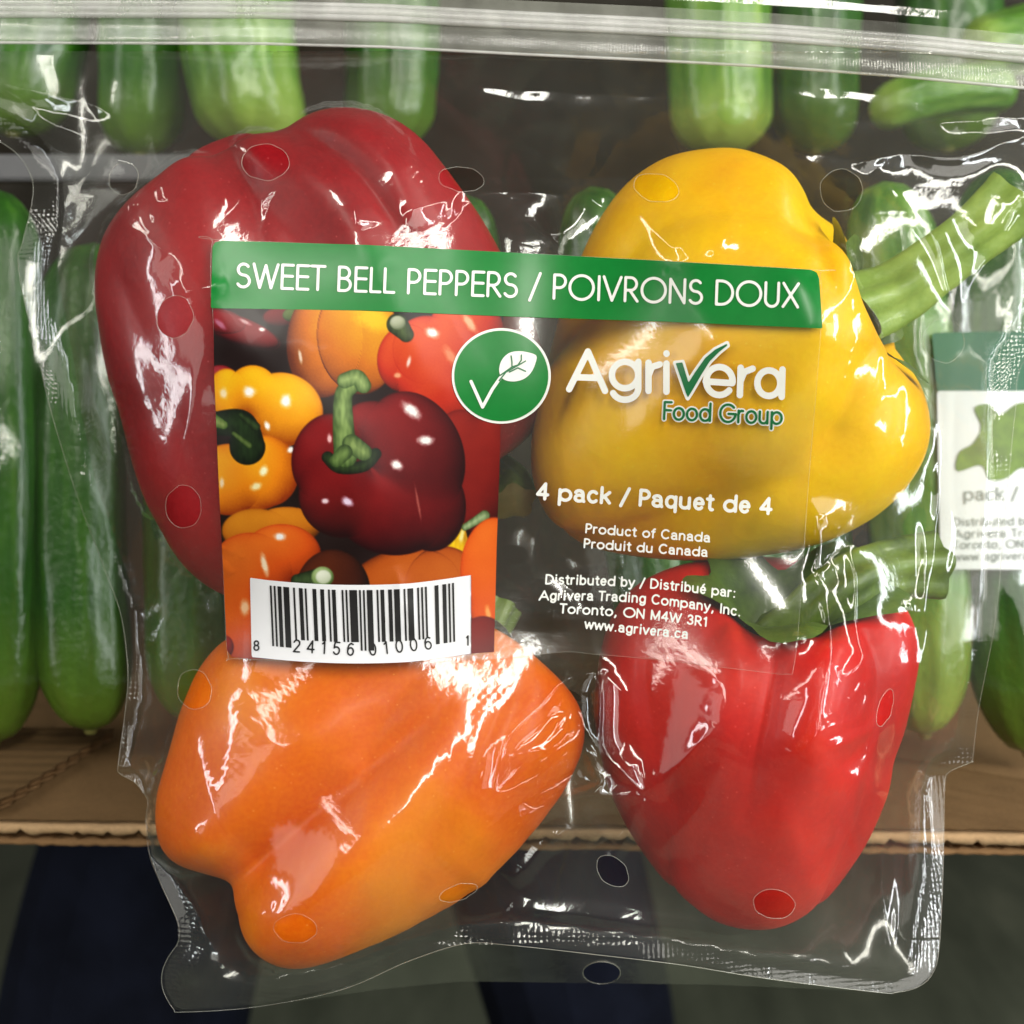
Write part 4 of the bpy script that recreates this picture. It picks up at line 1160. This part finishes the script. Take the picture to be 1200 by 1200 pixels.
# ------------------------------------------------------------------ cucumbers
def cucumber_mesh(name, L, r, bend, seed):
    nu, nv = 48, 72
    t = np.linspace(0, 1, nv)
    e = np.clip(np.minimum(t / 0.16, (1 - t) / 0.13), 0, 1)
    prof = r * np.sqrt(1 - (1 - e) ** 2.1) * (0.93 + 0.10 * np.sin(t * math.pi))
    a = np.linspace(0, 2 * math.pi, nu, endpoint=False)
    A, T = np.meshgrid(a, t)
    rr = prof[:, None] * (1 + 0.024 * np.cos(9 * A + seed) + 0.04 * perlin(np.cos(A) * 3 + seed * 5, np.sin(A) * 3 + T * 11, seed)
                          + 0.012 * perlin(np.cos(A) * 9 + seed, np.sin(A) * 9 + T * 40, seed + 4))
    X = rr * np.cos(A) + bend * np.sin(T * math.pi) ; Y = rr * np.sin(A); Z = T * L
    lo, st, to = grid_np(nu, nv, True)
    return mesh_np(name, np.stack([X, Y, Z], -1).reshape(-1, 3), lo, st, to)
variants = {}
for mat in ('cuke_dark', 'cuke_light'):
    for k in range(3):
        me = cucumber_mesh('cucumber', 0.17, 0.0172, (0.005, -0.007, 0.003)[k], 3 + k * 5)
        me.materials.append(M[mat]); variants[(mat, k)] = me
sv, sf = [], []
for j, (rr, zz) in enumerate(((0.0, -0.0010), (0.0016, -0.0010), (0.0026, 0.0006))):
    for i in range(14):
        a = 2 * math.pi * i / 14; sv.append((rr * math.cos(a), rr * math.sin(a), zz))
scar_me = mesh_py('blossom_scar', np.array(sv), grid_faces(14, 3, True)); scar_me.materials.append(M['scar'])
cuke_W = []
def cucumber(cx0, y0, cx1, y1, half, Yd, mat, k, label, group, spin=0.0):
    """from its lower tip (cx0,y0) to its upper tip (cx1,y1)"""
    a = Vector(U(cx0, y0, Yd)); b = Vector(U(cx1, y1, Yd + 0.004))
    d = b - a; L = d.length
    r = half * S * (D + Yd) / D
    rot = d.to_track_quat('Z', 'X').to_matrix().to_4x4() @ Matrix.Rotation(spin, 4, 'Z') @ Matrix.Diagonal((r / 0.0172, r / 0.0172, L / 0.17, 1))
    o = bpy.data.objects.new('cucumber', variants[(mat, k)]); COL.objects.link(o)
    tag(o, label, 'cucumber', group); place(o, tuple(a), rot)
    s = bpy.data.objects.new('blossom_scar', scar_me); COL.objects.link(s); s.parent = o
    m = Matrix.Translation(a) @ rot
    cuke_W.append((label, np.array([m @ v.co for v in variants[(mat, k)].vertices])))
    return o
YD = 0.135
row = [(-8, 872, -10, 220, 58, 'dark green cucumber standing at the left edge of the photo', 0),
       (106, 857, 110, 284, 57, 'cucumber second from the left, tip just above the cardboard', 1),
       (226, 846, 222, 300, 56, 'cucumber behind the left edge of the pepper bag, third from left', 2),
       (332, 862, 338, 330, 53, 'cucumber hidden behind the deep red pepper, fourth from left', 0),
       (420, 858, 436, 330, 53, 'cucumber hidden behind the picture panel, fifth from left', 1),
       (496, 862, 548, 228, 48, 'cucumber peeking out right of the deep red pepper', 2),
       (792, 858, 692, 218, 50, 'cucumber tip shining left of the yellow pepper, above the banner', 0),
       (880, 866, 820, 330, 46, 'cucumber hidden behind the yellow pepper', 1),
       (976, 860, 922, 340, 48, 'cucumber hidden behind the yellow pepper nearest its stem', 2),
       (1084, 862, 1036, 212, 56, 'leaning cucumber behind the yellow pepper stem', 0),
       (1206, 884, 1172, 196, 58, 'cucumber at the right edge behind the white label', 1)]
for k, (a0, b0, a1, b1, hw, lab, vr) in enumerate(row):
    cucumber(a0, b0, a1, b1, hw, YD + 0.003 * (k % 3), 'cuke_dark' if k < 9 or k == 10 else 'cuke_light', vr, lab, 'cucumbers standing in the front row', k * 1.3)  # mid-row cucumbers take the dark green in place of the bag's shade
YU = 0.35
upper = [(164, 182, 158, -120, 50, 'cucumber of the upper row above the left shoulder of the deep red pepper', 0, 0.0, 'cuke_dark'),
         (306, 178, 302, -130, 66, 'thick pale cucumber of the upper row above the deep red pepper', 1, -0.02, 'cuke_light'),
         (454, 176, 450, -120, 54, 'cucumber of the upper row right above the deep red pepper top', 2, 0.01, 'cuke_dark'),
         (846, 180, 840, -120, 60, 'cucumber of the upper row above the yellow pepper', 0, 0.0, 'cuke_light'),
         (1020, 132, 1190, 104, 28, 'cucumber lying sideways under the zip at upper right', 1, -0.03, 'cuke_light'),
         (1130, 62, 1290, 20, 38, 'cucumber lying sideways in the top right corner', 2, -0.02, 'cuke_light'),
         (14, 158, 26, -130, 60, 'cucumber of the upper row in the top left corner', 1, 0.0, 'cuke_dark'),
         (955, 178, 968, -120, 52, 'dark cucumber of the upper row right of the yellow pepper top', 2, 0.03, 'cuke_dark'),
         (1110, 176, 1092, -120, 58, 'dark upper row cucumber behind the two lying sideways', 0, 0.04, 'cuke_dark')]
for k, (a0, b0, a1, b1, hw, lab, vr, dy_, mt_) in enumerate(upper):
    cucumber(a0, b0, a1, b1, hw, YU + dy_, mt_, vr, lab, 'cucumbers of the upper row', k * 0.9)

# clear packs round the front cucumbers
def pack(x0, x1, y0, y1, label_txt, idx):
    st = 8.0
    xs = np.arange(x0 - 8, x1 + 9, st); ys = np.arange(y0 - 8, y1 + 9, st)
    X, Y = np.meshgrid(xs, ys)
    obs = np.full(X.shape, 1.0)
    for _, W in cuke_W[:11]:
        k = S * (D + W[:, 1]) / D
        px = W[:, 0] / k + 600; py = 600 - W[:, 2] / k
        i = np.round((px - xs[0]) / st).astype(int); j = np.round((py - ys[0]) / st).astype(int)
        ok = (i >= 0) & (i < len(xs)) & (j >= 0) & (j < len(ys))
        np.minimum.at(obs, (j[ok], i[ok]), W[ok, 1])
    base = np.full(X.shape, YD + 0.012); Yf = base.copy()
    for it in range(260):
        A = 0.25 * (np.roll(Yf, 1, 0) + np.roll(Yf, -1, 0) + np.roll(Yf, 1, 1) + np.roll(Yf, -1, 1))
        A = np.minimum(A, obs - 0.0008)
        A[0], A[-1], A[:, 0], A[:, -1] = base[0], base[-1], base[:, 0], base[:, -1]
        Yf = A
    n1 = perlin(X / 80 + idx * 7, Y / 190, 40 + idx); n2 = perlin(X / 40 + idx * 3, Y / 60, 50 + idx)
    Yf = Yf - 0.0007 * np.maximum(0, 1 - 3 * np.abs(n1)) - 0.00015 * n2
    dep = lambda p, q: smooth_up(Yf, xs[0], ys[0], st, p, q)
    org = np.array(U((x0 + x1) / 2, y1, YD))
    t = thing('cucumber_pack', tuple(org), label_txt, 'bag', 'cucumber packs in the tray')
    f_ = 4.0
    XS, YS, XX, YY = frange(x0, x1, y0, y1, f_)
    r = 20
    F = np.maximum(np.abs(XX - (x0 + x1) / 2) - (x1 - x0) / 2, np.abs(YY - (y0 + y1) / 2) - (y1 - y0) / 2) + 4 + 4 * perlin(XX / 50, YY / 50, 9)
    sheet('film', F, XS, YS, dep, M['pack_film'], t, org)
    return t, org, dep
pack(-90, 268, 212, 884, 'clear film pack round the cucumbers left of the pepper bag', 0)
pack(286, 740, 205, 876, 'clear film pack of cucumbers behind the two left peppers', 1)
pk, pk_org, pk_dep = pack(985, 1290, 190, 900, 'clear cucumber pack with white and green label at the right edge', 2)
def pk_sheet(name, pts, mat, off, parent, st=4.0):
    P = np.array(pts); xs, ys, X, Y = frange(P[:, 0].min() - 6, P[:, 0].max() + 6, P[:, 1].min() - 6, P[:, 1].max() + 6, st)
    # the label bridges the gaps between the cucumbers
    return sheet(name, poly_sdf(X, Y, pts), xs, ys, lambda p, q: lab2(p, q) - off, mat, parent, pk_org)[0]
lx = np.arange(1080, 1290, 6.0); ly = np.arange(370, 690, 6.0)
LX, LY = np.meshgrid(lx, ly)
LD = pk_dep(LX, LY)
for it in range(160):
    A = 0.25 * (np.roll(LD, 1, 0) + np.roll(LD, -1, 0) + np.roll(LD, 1, 1) + np.roll(LD, -1, 1))
    A = np.minimum(A, pk_dep(LX, LY) - 0.0004); A[0], A[-1], A[:, 0], A[:, -1] = LD[0], LD[-1], LD[:, 0], LD[:, -1]; LD = A
lab2 = lambda p, q: smooth_up(LD, lx[0], ly[0], 6.0, p, q) - 0.0003
plab = pk_sheet('pack_label', [(1098, 458), (1284, 455), (1284, 668), (1112, 667), (1102, 655)], M['label_white'], 0.0002, pk)
pk_sheet('label_band', [(1092, 390), (1284, 386), (1284, 458), (1098, 458)], M['label_green'], 0.0003, plab)
LF = spline([(1142, 478), (1160, 474), (1172, 486), (1196, 472), (1230, 480), (1250, 520), (1240, 560), (1200, 548), (1180, 560), (1160, 562), (1150, 545), (1122, 552), (1124, 530), (1140, 520), (1150, 500)], 70, True)
pk_sheet('label_leaf', [tuple(p) for p in LF], M['leaf_print'], 0.0006, plab, 3.0)
pd = lambda p, q: lab2(p, q) - 0.0006
for txt, p0, p1, cap in (('pack / Paquet', (1130, 586), (1270, 584), 14), ('Distributed by / Distribu\u00e9', (1118, 616), (1282, 614), 9), ('Agrivera Trading', (1118, 630), (1240, 628), 9), ('Toronto, ON M4W', (1118, 643), (1236, 641), 9), ('www.agrivera.ca', (1118, 657), (1226, 655), 9)):
    stroke_print('label_lettering', txt, p0, p1, cap, 0.075 * cap, M['grey_print'], plab, pk_org, pd, 0.13)

# ------------------------------------------------------------------ cardboard tray
def tray_point(px, py, lift=0.0):
    """tray floor: world-horizontal plane through the front edge"""
    th = math.radians(PITCH)
    z0 = U(600, 974, 0.078)[2]; y0 = 0.078
    # plane z = z0 + (y-y0)*tan(th); solve along the ray
    k = (600 - py) * S / D
    y = (z0 - y0 * math.tan(th) + lift - k * D) / (k - math.tan(th))
    return np.array(U(px, py, y))
tray_org = tray_point(600, 966)
tray = thing('cardboard_tray', tuple(tray_org), 'brown corrugated cardboard tray floor with torn front edge under the cucumbers', 'tray')
th = math.radians(PITCH)
ex = np.array([1.0, 0, -0.011]); ey = np.array([0, math.cos(th), math.sin(th)]); ez = np.array([0, -math.sin(th), math.cos(th)])
def slab(name, poly, h0, h1, mat, rag=0.0, seed=0):
    """poly in tray-plane metres (x, depth)"""
    n = len(poly)
    V = [ex * x + ey * y + ez * h1 for x, y in poly] + [ex * x + ey * y + ez * h0 for x, y in poly]
    F = [tuple(range(n)), tuple(range(2 * n - 1, n - 1, -1))] + [(i, i + n, (i + 1) % n + n, (i + 1) % n) for i in range(n)]
    return part(name, mesh_py(name, np.array(V), F, False), mat, tray)
def ragged(x0, x1, y, n, amp, seed):
    r = np.random.default_rng(seed)
    xs = np.linspace(x0, x1, n)
    return [(x, y + amp * (r.random() - 0.5) + 0.0004 * math.sin(x * 60)) for x in xs]
slab('top_liner', ragged(-0.24, 0.24, 0.0006, 240, 0.0008, 1) + [(0.24, 0.30), (-0.24, 0.30)], -0.0006, 0.0, M['card'])
nt = 320; tv = []
rt = np.random.default_rng(2)
for i, xv in enumerate(np.linspace(-0.24, 0.24, nt)):
    fr_ = (xv / 0.0085 + 0.25 * perlin(np.array([xv * 90]), np.array([0.5]), 4)[0]) % 1.0
    low = -0.0046 + 0.0007 * perlin(np.array([xv * 300]), np.array([1.5]), 6)[0] + (0.0012 if fr_ < 0.14 else 0.0) + 0.0002 * rt.random()
    yo = 0.0005 * perlin(np.array([xv * 160]), np.array([2.5]), 5)[0]
    for y_, z_ in ((0.010, -0.0020), (yo, -0.0019), (yo - 0.0002, (low - 0.0019) / 2), (yo, low), (0.006, low + 0.0003)):
        tv.append(ex * xv + ey * y_ + ez * z_)
part('torn_liner', mesh_py('torn_liner', np.array(tv), grid_faces(5, nt)), M['card_cut'], tray)
slab('bottom_liner', ragged(-0.24, 0.24, -0.0006, 220, 0.0016, 3) + [(0.24, 0.30), (-0.24, 0.30)], -0.0076, -0.0066, M['card_dark'])
# fluting wave between the liners
n = 420; xs = np.linspace(-0.24, 0.24, n)
V = []
for yy in (0.0012, 0.010):
    for xv in xs:
        V.append(ex * xv + ey * (yy + 0.0004 * math.sin(xv * 3000)) + ez * (-0.0056 + 0.0009 * math.sin(xv * 2 * math.pi / 0.0066)))
part('fluting', mesh_py('fluting', np.array(V), grid_faces(n, 2)), M['card_dark'], tray)
# loose flap on the left, its cut edge running back into the tray
fo = tray_point(0, 968) - tray_org
fp = lambda px, py: (lambda q: ((q - tray_org) @ np.array([1, 0, 0]), (q - tray_org) @ ey))(tray_point(px, py))
e0 = fp(-8, 966); e1 = fp(135, 872)
edge_pts = [(e0[0] + (e1[0] - e0[0]) * t + 0.0006 * math.sin(t * 60), e0[1] + (e1[1] - e0[1]) * t) for t in np.linspace(0, 1, 60)]
def flap_sheet(name, h0, h1, mat, dx):
    n = len(edge_pts); V = []
    for h in (h1, h0):
        for off in (dx, 0.16):
            for x, y in edge_pts: V.append(ex * (x - off) + ey * y + ez * h)
    F = [(i, i + 1, n + i + 1, n + i) for i in range(n - 1)] + [(2 * n + i, 3 * n + i, 3 * n + i + 1, 2 * n + i + 1) for i in range(n - 1)]
    F += [(i + 1, i, 2 * n + i, 2 * n + i + 1) for i in range(n - 1)]
    return part(name, mesh_py(name, np.array(V), F, False), mat, tray)
flap_sheet('flap', 0.0036, 0.0042, M['card'], 0.0)
flap_sheet('flap_liner', 0.0004, 0.0009, M['card_dark'], 0.0008)
V = []
for off in (0.0, 0.012):
    for i, (x, y) in enumerate(spline(edge_pts, 400)):
        V.append(ex * (x - off - 0.0003) + ey * y + ez * (0.0023 + 0.0009 * math.sin(i * 1.15)))
part('flap_fluting', mesh_py('flap_fluting', np.array(V), grid_faces(400, 2)), M['card_dark'], tray)

# ------------------------------------------------------------------ what stands behind and below
def box(name, x0, x1, y0, y1, z0, z1, mat, bev=0.0):
    bm = bmesh.new(); bmesh.ops.create_cube(bm, size=1.0)
    c = Vector(((x0 + x1) / 2, (y0 + y1) / 2, z0))
    for v in bm.verts: v.co = Vector(((v.co.x) * (x1 - x0), v.co.y * (y1 - y0), (v.co.z + 0.5) * (z1 - z0)))
    if bev: bmesh.ops.bevel(bm, geom=bm.edges[:], offset=bev, segments=2, affect='EDGES')
    me = bpy.data.meshes.new(name); bm.to_mesh(me); bm.free(); me.materials.append(mat)
    o = bpy.data.objects.new(name, me); COL.objects.link(o); place(o, tuple(c))
    return o
xa, ya, za = U(-300, 212, 0.225); xb, yb, zb = U(240, 182, 0.225)
tag(box('shelf_edge', xa, xb, 0.223, 0.228, za, zb, M['metal'], 0.0008), 'grey metal shelf edge strip behind the left cucumber tips', 'shelf')
tag(box('back_board', -0.6, 0.6, 0.47, 0.48, -0.10, 0.5, M['board']), 'dark brown board standing behind both rows of cucumbers', 'board')

bm = bmesh.new(); bmesh.ops.create_grid(bm, x_segments=1, y_segments=1, size=6)
me = bpy.data.meshes.new('floor'); bm.to_mesh(me); bm.free(); me.materials.append(M['floor'])
fl = bpy.data.objects.new('floor', me); COL.objects.link(fl); fl.location = (0, 4.0, 0); tag(fl, 'grey green vinyl floor below the tray', kind='structure')

# legs of someone standing beyond the tray
leg_d = 0.78
k_ = S * (D + leg_d) / D
lx_, rx_ = (84 - 600) * k_, (708 - 600) * k_
yw = leg_d * math.cos(th) + 0.05
bm = bmesh.new()
mxx = (lx_ + rx_) / 2
nodes = [((mxx, yw, 0.98), 0.15), ((lx_ * 0.55 + mxx * 0.45, yw, 0.86), 0.10), ((lx_, yw - 0.01, 0.52), 0.118), ((lx_ - 0.01, yw + 0.02, 0.12), 0.062),
         ((rx_ * 0.55 + mxx * 0.45, yw, 0.86), 0.10), ((rx_, yw - 0.01, 0.52), 0.083), ((rx_ + 0.01, yw + 0.02, 0.12), 0.062)]
bv = [bm.verts.new(p) for p, _ in nodes]
for a_, b_ in ((0, 1), (1, 2), (2, 3), (0, 4), (4, 5), (5, 6)): bm.edges.new((bv[a_], bv[b_]))
me = bpy.data.meshes.new('trousers'); bm.to_mesh(me); bm.free(); me.materials.append(M['denim'])
pr = bpy.data.objects.new('person', me); COL.objects.link(pr)
pr.modifiers.new('skin', 'SKIN'); ss = pr.modifiers.new('sub', 'SUBSURF'); ss.levels = 2; ss.render_levels = 2
for i, (_, r) in enumerate(nodes): me.skin_vertices[0].data[i].radius = (r, r)
me.skin_vertices[0].data[0].use_root = True
tag(pr, 'person in dark navy trousers standing beyond the tray, only the legs seen', 'person')
for sx in (nodes[3][0], nodes[6][0]):
    bm = bmesh.new(); bmesh.ops.create_uvsphere(bm, u_segments=20, v_segments=12, radius=1)
    for v in bm.verts: v.co = Vector((v.co.x * 0.05 + sx[0], v.co.y * 0.14 + sx[1] - 0.05, max(v.co.z, -0.6) * 0.06 + 0.036))
    ms = bpy.data.meshes.new('shoe'); bm.to_mesh(ms); bm.free(); ms.materials.append(M['shoe'])
    for p in ms.polygons: p.use_smooth = True
    so = bpy.data.objects.new('shoe', ms); COL.objects.link(so); so.parent = pr

for o in bpy.data.objects:
    if '_o' in o: del o['_o']
